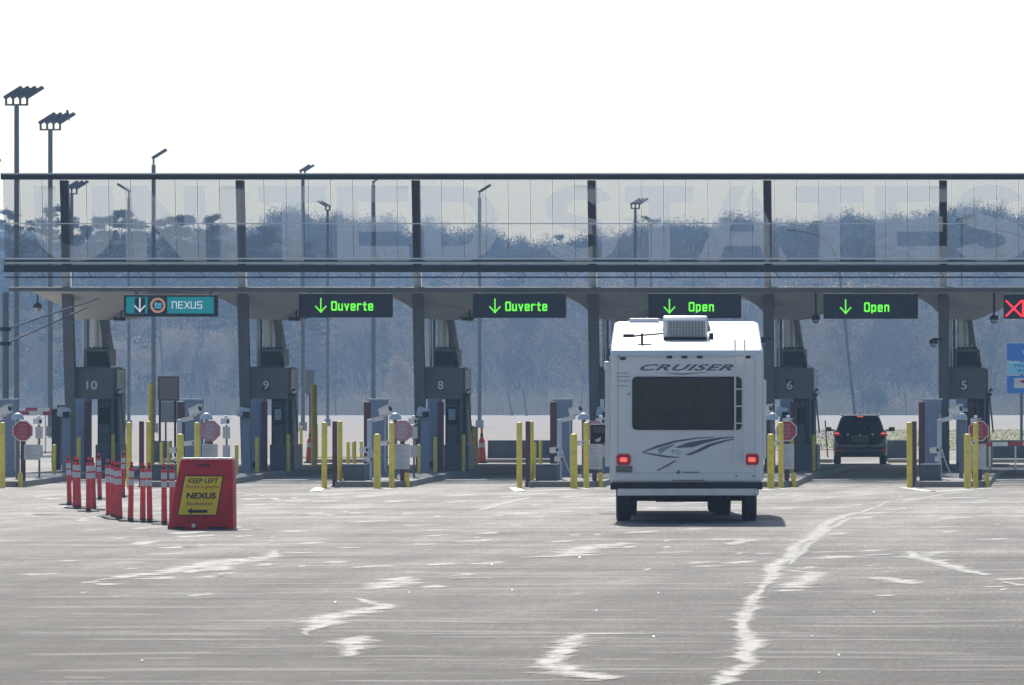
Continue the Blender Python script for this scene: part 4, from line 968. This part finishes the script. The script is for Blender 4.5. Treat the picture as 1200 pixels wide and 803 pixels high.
# pickup truck pulling it
TY = 101.3; tk = thing('pickup_truck', 'dark pickup truck hidden ahead of the white camper, its left mirror showing', 'pickup truck', (WX(797, TY + 1) , TY, 0), R(5.2))
mb = MB(); mb.prism_x([(0, .55), (0, 1.35), (1.9, 1.35), (1.95, 1.3), (2.1, 1.3), (2.35, 1.88), (3.9, 1.9), (4.6, 1.35), (5.9, 1.25), (6.1, 1.0), (6.1, .5), (.1, .5)], -.97, .97, .06); mb.build('body', M['carpaint'], tk, smooth=True)
mb = MB(); mb.prism_x([(2.36, 1.42), (2.52, 1.80), (3.85, 1.80), (4.35, 1.42)], -.985, .985, .01); mb.build('window', M['glassdark'], tk)
for sx in (-1, 1):
    for yy in (1.0, 5.0): wheel(tk, sx * .80, yy, .40, .30 if yy < 2 else .26)
    mb = MB(); mb.box(sx * 1.28 - .14, sx * 1.28 + .14, 4.0, 4.14, 1.22, 1.56, .04); mr = mb.build('mirror', M['black'], tk, smooth=True)
    mb = MB(); mb.tube((sx * .95, 4.07, 1.4), (sx * 1.2, 4.07, 1.4), .03); mb.build('mirror_arm', M['black'], mr)
    mb = MB(); mb.box(sx * 1.28 - .10, sx * 1.28 + .10, 3.985, 3.998, 1.40, 1.53); mb.build('mirror_glass', M['glassdark'], mr)
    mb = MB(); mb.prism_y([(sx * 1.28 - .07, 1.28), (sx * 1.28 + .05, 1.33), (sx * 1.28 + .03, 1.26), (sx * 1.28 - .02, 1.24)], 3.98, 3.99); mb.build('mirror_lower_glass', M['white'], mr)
    mb = MB(); mb.box(sx * .86 - .09, sx * .86 + .09, -.02, .02, .85, 1.2, .01); mb.build('tail_light', M['taildim'], tk)
mb = MB(); mb.box(-.95, .95, -.15, -.01, .5, .68, .02); mb.build('bumper', M['rvtrim'], tk)

# ------------------------------------------------------------------ black car
CY_ = 190.0; cs = F / CY_
car = thing('parked_car', 'black compact suv with brake lights on, stopped in the open lane beside booth 6', 'car', (WX(1008, CY_), CY_, gz(CY_)), R(2.2))
def ring(z, w_, y0, y1, r, n=5):
    P = []
    for (cx, cy_, a0) in ((w_ - r, y1 - r, 0), (-w_ + r, y1 - r, 90), (-w_ + r, y0 + r, 180), (w_ - r, y0 + r, 270)):
        for i in range(n + 1): a = R(a0 + 90 * i / n); P.append((cx + r * math.cos(a), cy_ + r * math.sin(a), z))
    return P
def loft(rings):
    mb = MB(); n = len(rings[0]); vs = [p for r_ in rings for p in r_]
    fs = [(j * n + i, j * n + (i + 1) % n, (j + 1) * n + (i + 1) % n, (j + 1) * n + i) for j in range(len(rings) - 1) for i in range(n)]
    fs += [tuple(range(n - 1, -1, -1)), tuple((len(rings) - 1) * n + i for i in range(n))]
    return mb.add(vs, fs)
HWc = .5 * 63.5 / cs
lo = [(.24, .90, .12, 4.1), (.30, .97, .05, 4.2), (.50, 1.0, .0, 4.26), (.72, 1.0, .03, 4.27), (.90, .985, .06, 4.24), (.97, .965, .08, 4.1), (1.02, .94, .10, 3.7)]
loft([ring(z, HWc * w_, a, b, .28) for z, w_, a, b in lo]).build('body', M['carpaint'], car, smooth=True)
hi = [(1.0, .93, .10, 3.35), (1.12, .89, .17, 3.05), (1.35, .80, .32, 2.6), (1.50, .735, .44, 2.3), (1.56, .69, .52, 2.15), (1.585, .60, .7, 1.95)]
loft([ring(z, HWc * w_, a, b, .20) for z, w_, a, b in hi]).build('cabin', M['carpaint'], car, smooth=True)
def rearpatch(z0, z1, f, m, name, parent, out=.012, xs=(-1, 1)):
    def yy(z): return float(np.interp(z, [h[0] for h in hi], [h[2] for h in hi])) - out
    def ww(z): return float(np.interp(z, [h[0] for h in hi], [h[1] for h in hi])) * HWc - .16
    mb = MB(); n = 8; vs = []
    for i in range(n + 1):
        z = z0 + (z1 - z0) * i / n; vs += [(-ww(z) * f, yy(z), z), (ww(z) * f, yy(z), z)]
    mb.add(vs, [(2 * i, 2 * i + 1, 2 * i + 3, 2 * i + 2) for i in range(n)]); return mb.build(name, M[m], parent)
rearpatch(1.09, 1.47, 1.08, 'glassdark', 'rear_window', car)
mb = MB(); mb.box(-.62, .62, .30, .52, 1.545, 1.575, .01); sp = mb.build('spoiler', M['carpaint'], car, smooth=True)
mb = MB(); mb.box(-.10, .10, .285, .298, 1.515, 1.543); mb.build('brake_light', M['tail'], sp)
mb = MB(); mb.prism_x([(.62, 1.60), (.72, 1.66), (.78, 1.66), (.76, 1.59)], -.012, .012); mb.build('roof_antenna', M['taildim'], car)
for sx in (-1, 1):
    mb = MB(); mb.prism_y([(sx * .60, .93), (sx * .86, .90), (sx * .83, 1.06), (sx * .76, 1.10), (sx * .66, 1.0)], .02, .16, .01); tl = mb.build('tail_light', M['taildim'], car)
    mb = MB(); mb.box(min(sx * .67, sx * .82), max(sx * .67, sx * .82), .005, .018, .975, 1.02); mb.build('brake_light', M['tail'], tl)
    mb = MB(); mb.box(sx * 1.02 - .10, sx * 1.02 + .10, 2.55, 2.72, 1.05, 1.20, .04); mr = mb.build('mirror', M['carpaint'], car, smooth=True)
    mb = MB(); mb.tube((sx * .82, 2.62, 1.08), (sx * .95, 2.62, 1.1), .03); mb.build('mirror_arm', M['black'], mr)
    mb = MB(); mb.box(sx * .70 - .07, sx * .70 + .07, -.012, .01, .42, .48, .005); mb.build('reflector', M['taildim'], car)
    for yy in (.72, 3.4): wheel(car, sx * (HWc - .13), yy, .335, .22)
mb = MB(); mb.box(-.62, .62, -.03, .03, .40, .50, .02); mb.build('bumper_trim', M['steel'], car)
mb = MB(); mb.box(-.80, .80, -.015, .2, .26, .39, .03); mb.build('bumper', M['black'], car)
mb = MB(); mb.box(-.26, .26, .02, .045, .72, .86); pl = mb.build('licence_plate', M['steel'], car)
mb = MB(); mb.box(-.28, .28, .03, .06, .885, .91, .004); mb.build('handle_trim', M['rvtrim'], car)
for sx in (-1, 1):
    mb = MB(); mb.tube((sx * .40, .05, .965), (sx * .40, .075, .965), .05, n=12); mb.build('emblem', M['rvtrim'], car)
mb = MB(); mb.tube((0, .06, .955), (0, .085, .955), .045, n=12); mb.build('emblem', M['galv'], car)
for sx in (-1, 1):
    mb = MB(); mb.path([(sx * .60, .8, 1.57), (sx * .60, .95, 1.635), (sx * .60, 2.0, 1.63), (sx * .60, 2.2, 1.56)], .02, 8); mb.build('roof_glare_bar', M['rvtrim'], car)  # bright bars added to imitate sun glare along the roof edges
for sx in (-.38, .38):
    mb = MB(); mb.box(sx - .13, sx + .13, 1.5, 1.6, 1.0, 1.36, .06); mb.build('headrest', M['black'], car)

# ------------------------------------------------------------------ red water barrier with NEXUS sign
BY = 89.6; bs = F / BY
bar = thing('plastic_barrier', 'red slanted plastic barrier with a yellow NEXUS keep left sign', 'barrier', (WX(240, BY), BY, 0))
def bxx(px): return (px - 240) / bs
def bz(py): return max(0.0, WZ(py, BY))
mb = MB(); mb.prism_y([(bxx(196), .0), (bxx(273.5), 0), (bxx(272.5), bz(538)), (bxx(211.5), bz(538)), (bxx(205), bz(570)), (bxx(199), bz(606)), (bxx(196), bz(617))], 0, .38, .025)
body = mb.build('body', M['barrier'], bar, smooth=True)
mb = MB(); mb.box(bxx(212.5), bxx(271.5), .03, .35, bz(538) - .002, bz(536.6), .006); mb.build('painted_highlight', M['reflect'], bar)  # highlight along the barrier top painted as a pale strip
mb = MB(); mb.box(bxx(232), bxx(246), -.006, .01, bz(547), bz(543.5), .002); mb.build('slot', M['maroon'], bar)
mb = MB(); mb.box(bxx(203), bxx(218), -.012, .02, .0, .045); mb.box(bxx(244), bxx(266), -.012, .02, .0, .045); mb.build('fork_slot', M['ink'], bar)
mb = MB(); mb.tube((bxx(227), -.02, bz(616)), (bxx(227), .02, bz(616)), .03, n=12); mb.build('drain_plug', M['galv'], bar)
def skew(py): return (604 - py) * .18
C4 = [(208, 604.5), (254, 604.5), (262, 557.5), (216.5, 557)]
mb = MB(); mb.prism_y([(bxx(a), bz(b)) for a, b in C4], -.014, -.004); sg = mb.build('sign_plate', M['ink'], bar)
C5 = [(209.2, 603.3), (253.2, 603.3), (260.8, 558.7), (217.3, 558.3)]
mb = MB(); mb.prism_y([(bxx(a), bz(b)) for a, b in C5], -.018, -.0145); sg = mb.build('sign_face', M['signyellow'], bar)
for tx, cx, cz, w_, h_, m_, b in (('KEEP LEFT', 238.5, 563.5, 36, 5.6, 'ink', .02), ('Restez \u00e0 gauche', 237.5, 570.8, 38, 5.0, 'inkred', .0), ('NEXUS', 236, 581, 35, 7.2, 'ink', .035), ('Seulement', 234, 590, 32, 4.6, 'inkred', .0)):
    tm = text_mb(tx, w_ / bs, h_ / bs, 0, -.021, 0, shear=.18 if tx != 'NEXUS' else .12, bold=b)
    o = tm.build('lettering', M[m_], bar); o.location = (bxx(cx), 0, bz(cz))
mb = MB(); mb.prism_y([(bxx(a), bz(b)) for a, b in ((219.5, 599), (225.5, 595), (225, 597.6), (243.5, 597.6), (243, 601), (225, 601), (225.5, 603))], -.022, -.0185); mb.build('arrow', M['ink'], bar)

# ------------------------------------------------------------------ delineator posts
def delineator():
    t = thing('delineator_post', '', 'delineator post', (0, 0, 0), 0, 'red delineator posts beside the barrier')
    mb = MB(); mb.lathe([(.21, 0), (.20, .025), (.10, .045), (.06, .06)], n=8); mb.build('rubber_base', M['black'], t)
    mb = MB(); mb.lathe([(.047, .05), (.040, .80), (.046, .86), (.042, .88), (.022, .90), (.022, .95), (.03, .97), (.015, .99)], n=14); mb.build('tube', M['orange'], t, smooth=True)
    for z in (.60, .735):
        mb = MB(); mb.lathe([(.046, z), (.045, z + .10)], n=14); mb.build('reflective_band', M['reflect'], t)
    mb = MB(); mb.lathe([(.024, .902), (.026, .93)], n=10); mb.build('neck', M['black'], t)
    return t
D_ = [(81.5, 592), (88, 596), (92.6, 596.5), (103.7, 600), (110, 598.5), (117, 586), (127.5, 606), (132.5, 607.5), (136.2, 608.5), (140.5, 609.5), (144, 583), (152.8, 611.5), (167.3, 612), (175.6, 612.5), (192.6, 615), (201.5, 613)]
ordn = ['first', 'second', 'third', 'fourth', 'fifth', 'sixth', 'seventh', 'eighth', 'ninth', 'tenth', 'eleventh', 'twelfth', 'thirteenth', 'fourteenth', 'fifteenth', 'sixteenth']
proto = delineator()
for i, (px, py) in enumerate(D_):
    o = proto if i == 0 else copy_tree(proto)
    Y = CH * F / (py - HY); o.location = (WX(px, Y), Y, 0); o.scale = (1, 1, .97 + random.uniform(-.02, .02)); o.rotation_euler = (random.uniform(-.03, .03), random.uniform(-.03, .03) if i != 14 else -.05, random.uniform(0, 3))
    extra = {5: ', set farther back alone', 10: ', half hidden behind the dense cluster', 14: ', tilted, just left of the red barrier', 15: ', partly behind the red barrier'}.get(i, ', left of the barrier')
    o['label'] = f'red white banded post, {ordn[i]} from the left' + extra

# ------------------------------------------------------------------ trees
class TB:
    def __init__(s): s.v = []; s.f = []
    def tri(s, a, b, c): n = len(s.v); s.v += [a, b, c]; s.f.append((n, n + 1, n + 2))
    def seg(s, p, q, r0, r1, n=4):
        p = np.array(p, float); q = np.array(q, float); d = q - p; d /= (np.linalg.norm(d) + 1e-9)
        a = np.cross(d, (0, 0, 1)); 
        if np.linalg.norm(a) < .1: a = np.cross(d, (1, 0, 0))
        a /= np.linalg.norm(a); b = np.cross(d, a); o = len(s.v)
        for c, r in ((p, r0), (q, r1)):
            for i in range(n): t = 2 * math.pi * i / n; s.v.append(tuple(c + a * r * math.cos(t) + b * r * math.sin(t)))
        for i in range(n): s.f.append((o + i, o + (i + 1) % n, o + n + (i + 1) % n, o + n + i))
    def build(s, name, m, parent=None, loc=None):
        mb = MB(); mb.v = [tuple(map(float, v)) for v in s.v]; mb.f = s.f; return mb.build(name, m, parent, loc=loc)
def bare_tree(rng, H=12, spread=.45, twigs=420, wood=None, tw=None, tww=.035, up=.8, seglen=.9):
    wood = wood or TB(); tw = tw or wood
    tips = []
    def grow(p, d, L_, r, lvl):
        n = 3; q = p
        for i in range(n):
            d = d + rng.normal(0, .10, 3) + np.array((0, 0, .06 * up)); d /= np.linalg.norm(d); q2 = q + d * L_ / n
            wood.seg(q, q2, r * (1 - .22 * i), r * (1 - .22 * (i + 1)), 4 if lvl < 2 else 3); q = q2
            if lvl >= 1: tips.append((q, d))
            if lvl < 3 and i > 0:
                for _ in range(1 if lvl else 2):
                    a = rng.normal(0, 1, 3); a[2] = abs(a[2]) * .4; dd = d * up + a * spread; dd /= np.linalg.norm(dd)
                    grow(q, dd, L_ * rng.uniform(.5, .75), r * .45, lvl + 1)
        if lvl < 3:
            for _ in range(2):
                a = rng.normal(0, 1, 3); a[2] = abs(a[2]) * .3; dd = d * up + a * spread; dd /= np.linalg.norm(dd)
                grow(q, dd, L_ * rng.uniform(.55, .8), r * .5, lvl + 1)
    grow(np.zeros(3), np.array((0, 0, 1.)), H * .42, H * .012, 0)
    for _ in range(twigs):
        q, d = tips[rng.integers(len(tips))]
        dd = d * .7 + rng.normal(0, .6, 3) + np.array((0, 0, .25)); dd /= np.linalg.norm(dd); e = q + dd * rng.uniform(.4, 1) * seglen * 1.3; s_ = rng.normal(0, 1, 3); s_ /= np.linalg.norm(s_)
        q0 = q + rng.normal(0, .25, 3)
        tw.tri(tuple(q0 + s_ * tww), tuple(q0 - s_ * tww), tuple(e))
    return wood, tips
def leaf_crown(rng, tips, n, size, tb, spread=.6):
    for _ in range(n):
        q, d = tips[rng.integers(len(tips))]; c = q + rng.normal(0, spread, 3); a = rng.normal(0, 1, 3); b = rng.normal(0, 1, 3)
        a /= np.linalg.norm(a); b /= np.linalg.norm(b); tb.tri(tuple(c), tuple(c + a * size), tuple(c + b * size))
def pine(rng, H=16, W_=3.2, dens=1.0, wood=None, nd=None, crown_from=.3, irregular=.35, power=.75):
    wood = wood or TB(); nd = nd or TB()
    wood.seg((0, 0, 0), (rng.normal(0, .1), 0, H * .97), H * .014, .03, 6)
    z = H * crown_from
    while z < H * .98:
        t = (z / H - crown_from) / (1 - crown_from); Lb = W_ * (1 - t) ** power * rng.uniform(1 - irregular, 1 + irregular) + .35
        for _ in range(rng.integers(4, 7)):
            a = rng.uniform(0, 6.283); L2 = Lb * rng.uniform(.6, 1.15); e = np.array((math.cos(a) * L2, math.sin(a) * L2, L2 * rng.uniform(.02, .35)))
            p0 = np.array((0, 0, z + rng.normal(0, .15))); wood.seg(p0, p0 + e, .05, .015, 3)
            for _ in range(int(60 * dens * L2)):
                u = rng.uniform(.3, 1.03); c = p0 + e * u + rng.normal(0, .16, 3) * np.array((1, 1, .6)); d = rng.normal(0, 1, 3); d[2] = abs(d[2]) * .6; d /= np.linalg.norm(d); s_ = rng.normal(0, 1, 3); s_ /= np.linalg.norm(s_)
                nd.tri(tuple(c + s_ * .09), tuple(c - s_ * .09), tuple(c + d * .42))
        z += H * rng.uniform(.045, .075)
    return wood, nd

# forest mass: merged copies of a few prototypes
rng = np.random.default_rng(11)
protos = []
for i in range(5): w_, _ = bare_tree(rng, 11 + i % 3, .42 + .06 * (i % 3), 900, tww=.05); protos.append(('b', w_))
for i in range(2):
    tb = TB(); w_, tips = bare_tree(rng, 10, .4, 200, tww=.05); leaf_crown(rng, tips, 1500, .36, w_, .9); protos.append(('l', w_))
for i in range(3): wd = TB(); pine(rng, 13, 2.6, .55, wd, wd, .2); protos.append(('p', wd))
for i in range(2):
    w_, tips = bare_tree(rng, 10, .42, 300, tww=.04); leaf_crown(rng, tips, 4600, .20, w_, .45); protos.append(('l', w_))
PV = []; PF = []
for kind, tb in protos:
    V = np.array(tb.v, dtype=np.float32); tris = []
    for f in tb.f:
        for j in range(1, len(f) - 1): tris.append((f[0], f[j], f[j + 1]))
    PV.append(V); PF.append(np.array(tris, dtype=np.int32))
def forest(name, spots, ramp, label):
    Vs = []; Fs = []; T = []; off = 0
    for (x, y, pi, s_, rot, tint) in spots:
        V = PV[pi]; c, s2 = math.cos(rot), math.sin(rot)
        W_ = np.empty_like(V); W_[:, 0] = (V[:, 0] * c - V[:, 1] * s2) * s_ + x; W_[:, 1] = (V[:, 0] * s2 + V[:, 1] * c) * s_ + y; W_[:, 2] = V[:, 2] * s_ + gz(y, x) - .3
        Vs.append(W_); Fs.append(PF[pi] + off); T.append(np.full(len(PF[pi]), tint, dtype=np.float32)); off += len(V)
    V = np.concatenate(Vs); Fc = np.concatenate(Fs); T = np.concatenate(T)
    me = bpy.data.meshes.new(name); me.vertices.add(len(V)); me.vertices.foreach_set('co', V.ravel())
    me.loops.add(len(Fc) * 3); me.loops.foreach_set('vertex_index', Fc.ravel()); me.polygons.add(len(Fc)); me.polygons.foreach_set('loop_start', np.arange(0, len(Fc) * 3, 3, dtype=np.int32))
    me.update(calc_edges=True)
    at = me.attributes.new('tint', 'FLOAT', 'FACE'); at.data.foreach_set('value', T)
    m = bpy.data.materials.new(name + '_mat'); m.use_nodes = True; t = m.node_tree; b = t.nodes['Principled BSDF']; b.inputs['Roughness'].default_value = .85; b.inputs['Specular IOR Level'].default_value = .2
    an = t.nodes.new('ShaderNodeAttribute'); an.attribute_name = 'tint'; rp = t.nodes.new('ShaderNodeValToRGB'); t.links.new(an.outputs['Fac'], rp.inputs[0]); t.links.new(rp.outputs[0], b.inputs['Base Color'])
    els = rp.color_ramp.elements; els[0].position = ramp[0][0]; els[0].color = (*ramp[0][1], 1); els[1].position = ramp[-1][0]; els[1].color = (*ramp[-1][1], 1)
    for p, c in ramp[1:-1]: e = els.new(p); e.color = (*c, 1)
    me.materials.append(m); o = bpy.data.objects.new(name, me); COL.objects.link(o); o['kind'] = 'stuff'; tag(o, label, 'forest'); return o
spots = []
def vis_x(y, m=14): return WX(-130, y) - m, WX(1380, y) + m
y = 845.0
while y < 1620:
    x0, x1 = vis_x(y, 22); step = 5.8 + (y - 845) * .004
    step *= 1.0 if y < 1216 else .5
    x = x0 + rng.uniform(0, step)
    while x < x1:
        r_ = rng.random(); left = x < WX(330, y) and 896 < y < 1150
        pi = int(rng.integers(0, 5)) if r_ < ((.78 if y > 1000 else .60) if not left else .5) else (int(rng.integers(5, 7)) if r_ < ((.86 if y > 1000 else .88) if not left else .55) else int(rng.integers(7, 10)))
        if y > 1312: pi = int(rng.integers(10, 12))
        tint = (.1 + .35 * rng.random()) if pi < 5 else (((.5 + .2 * rng.random()) if y < 1312 else rng.uniform(0, .17)) if pi in (5, 6, 10, 11) else (.85 + .15 * rng.random()))
        s_ = rng.uniform(.7, 1.15) * (1.6 if y > 896 else 1.35) * (1.15 if y > 1312 else 1)
        spots.append((x, y + rng.uniform(-5, 5), pi, s_, rng.uniform(0, 6.28), tint)); x += step * rng.uniform(.6, 1.5)
    y += 14.4 + (y - 845) * .03
print('forest trees', len(spots), 'tris', sum(len(PF[s[2]]) for s in spots))
forest('forest', spots, [(0, (.04, .042, .036)), (.16, (.07, .065, .06)), (.27, (.14, .12, .11)), (.40, (.34, .26, .21)), (.6, (.46, .29, .16)), (.72, (.34, .28, .16)), (.85, (.045, .06, .04)), (1, (.03, .05, .03))], 'hazy bare autumn wood covering the hillside behind the booths')

# individual trees
def place_tree(name, px, Y, topy, kind, label, rng_seed, **kw):
    Y *= FS; rr = np.random.default_rng(rng_seed); z0 = gz(Y, WX(px, Y)) - .1; H = (WZ(topy, Y) - z0) / FS
    t = thing(name, label, 'tree', (WX(px, Y), Y, z0)); sq = kw.get('squeeze', 1); t.scale = (FS * sq, FS * sq, FS)
    if kind == 'pine':
        w_, n_ = pine(rr, H, kw.get('W', 3.2), kw.get('dens', 1.0), None, None, kw.get('cf', .3), kw.get('irr', .35), kw.get('power', .5)); w_.build('trunk', M['bark'], t); n_.build('crown', M['needles'], t)
    else:
        wd = TB(); tw = TB(); w_, tips = bare_tree(rr, H * .80, kw.get('spread', .45), kw.get('twigs', 900), wd, tw, kw.get('tww', .03), kw.get('up', .8))
        if kind == 'leafy': leaf_crown(rr, tips, kw.get('leaves', 2200), .22, tw, .55)
        w_.build('trunk', M['bark'], t); tw.build('crown', M[kw.get('mat', 'tanleaf')] if kind == 'leafy' else M['bark'], t)
    return t
pines = [(12, 600, 243, 3.0, .8), (55, 575, 231, 3.2, .55), (84, 640, 262, 2.2, .9), (103, 630, 258, 2.0, .8), (122, 610, 250, 2.6, 1.1), (143, 605, 246, 3.2, 1.3), (163, 640, 258, 2.0, .9), (193, 600, 252, 3.0, 1.2), (207, 625, 250, 2.6, 1.1),
         (226, 595, 243, 3.4, 1.3), (242, 610, 248, 3.0, 1.2), (256, 630, 262, 2.4, 1.1), (313, 620, 257, 3.0, 1.2), (300, 640, 270, 2.6, 1), (340, 650, 270, 2.4, 1), (358, 640, 284, 2.4, 1)]
for i, (px, Y, ty, W_, dn) in enumerate(pines):
    Y -= 62; dn *= 2.3 if i != 1 else 1.9
    desc = {0: 'dark pine at the far left edge behind the glass screen', 1: 'open layered white pine seen through the letter U', 12: 'pointed dark evergreen right of the second screen post', 5: 'broad dark pine crown behind the left side of letter N', 9: 'widest rounded pine seen through the letter N'}.get(i, f'dark pine rising behind the screen, {ordn[i]} pine from the left edge')
    place_tree('pine_tree', px, Y, ty, 'pine', desc, 100 + i, W=W_ * 1.1, dens=dn, power=.62 if i != 12 else .85, cf=.25 if i != 1 else .35, irr=.35 if i != 1 else .6)
place_tree('bare_tree', 394, 505, 372, 'bare', 'dark bare tree with spreading limbs between booths 9 and 8', 5, spread=.5, twigs=700)
place_tree('autumn_tree', 476, 512, 412, 'leafy', 'orange tan narrow autumn tree just left of booth 8', 8, spread=.25, leaves=5500, up=1.1, squeeze=.62)
place_tree('autumn_tree', 208, 512, 372, 'leafy', 'tall pale pinkish autumn tree right of booth 10', 9, squeeze=.8, spread=.3, leaves=5500, mat='paleleaf', up=1.0)
place_tree('autumn_tree', 252, 508, 382, 'leafy', 'pale brownish autumn tree under the right end of the NEXUS sign', 12, squeeze=.7, spread=.3, leaves=5500, mat='paleleaf', up=1.0)
place_tree('autumn_tree', 140, 514, 380, 'leafy', 'pale autumn tree directly behind booth 10', 13, spread=.3, leaves=2400, mat='paleleaf')
place_tree('bare_tree', 225, 507, 385, 'bare', 'greyish bare tree between the two pale autumn trees', 14, spread=.35, twigs=900)
place_tree('bare_tree', 608, 514, 395, 'bare', 'faint bare tree behind the two leaning stakes', 15, spread=.3, twigs=900)
place_tree('bare_tree', 682, 510, 360, 'bare', 'bare tree with long side limbs just left of the camper', 16, spread=.5, twigs=600)
place_tree('bare_tree', 1010, 512, 380, 'bare', 'bare tree above the black car', 17, spread=.35, twigs=1000)
place_tree('bare_tree', 1062, 510, 350, 'bare', 'tall bare tree between the car and booth 5', 18, spread=.35, twigs=900)
place_tree('evergreen_bush', 1022, 508, 462, 'leafy', 'low green bush behind the roof of the black car', 19, spread=.6, leaves=2500, mat='needles')
# reeds and scrub along the wood edge
tb = TB(); rr = np.random.default_rng(3)
for _ in range(22000):
    Y = rr.uniform(806, 842); x = rr.uniform(WX(-40, Y), WX(1260, Y)); h = rr.uniform(.5, 2.0) * (1.2 + .7 * math.sin(x * .22) * math.sin(x * .06)); z = gz(Y); d = rr.normal(0, .15); a = rr.uniform(0, 3.14)
    tb.tri((x - .055 * math.cos(a), Y - .055 * math.sin(a), z), (x + .055 * math.cos(a), Y + .055 * math.sin(a), z), (x + d, Y + rr.normal(0, .1), z + h))
o = tb.build('reeds', M['reed']); o['kind'] = 'stuff'; tag(o, 'pale dry reeds along the foot of the wood', 'reeds')
tb = TB()
for _ in range(420):
    Y = rr.uniform(824, 870); x = rr.uniform(WX(-40, Y), WX(1260, Y)); R0 = rr.uniform(1, 3.0); z = gz(Y)
    for _ in range(170):
        d = rr.normal(0, 1, 3); d /= np.linalg.norm(d); d[2] = abs(d[2]); c = np.array((x, Y, z + .1)) + d * R0 * rr.uniform(.3, 1) * np.array((1, 1, 1.3)); a = d * rr.uniform(.5, 1.1) + rr.normal(0, .3, 3); b = rr.normal(0, .07, 3); tb.tri(tuple(c), tuple(c + b), tuple(c + a))
o = tb.build('scrub', M['paleleaf']); o['kind'] = 'stuff'; tag(o, 'tangled brown scrub at the wood edge', 'scrub')
tb = TB()
for _ in range(9000):
    Y = rr.uniform(239, 400); x = rr.uniform(WX(905, Y), WX(1260, Y)); z = gz(Y) + .02; a = rr.uniform(0, 3.14); h = rr.uniform(.03, .09)
    tb.tri((x - .03 * math.cos(a), Y, z), (x + .03 * math.cos(a), Y, z), (x + rr.normal(0, .05), Y, z + h))
o = tb.build('grass', M['grass']); o['kind'] = 'stuff'; tag(o, 'rough olive grass beyond the lanes on the right', 'grass')

# ------------------------------------------------------------------ haze
mb = MB(); mb.box(-920, 620, -90, 2090, -1.2, 78); hz = mb.build('haze', None); hz['kind'] = 'stuff'; tag(hz, 'thin blue autumn haze over the whole place', 'haze')
hm = bpy.data.materials.new('haze_volume'); hm.use_nodes = True; t = hm.node_tree
for n in list(t.nodes): t.nodes.remove(n)
out = t.nodes.new('ShaderNodeOutputMaterial'); pv = t.nodes.new('ShaderNodeVolumePrincipled'); pv.inputs['Color'].default_value = (.41, .64, .98, 1); pv.inputs['Density'].default_value = HAZE_DENSITY; pv.inputs['Anisotropy'].default_value = .2
t.links.new(pv.outputs[0], out.inputs['Volume']); hz.data.materials.append(hm)
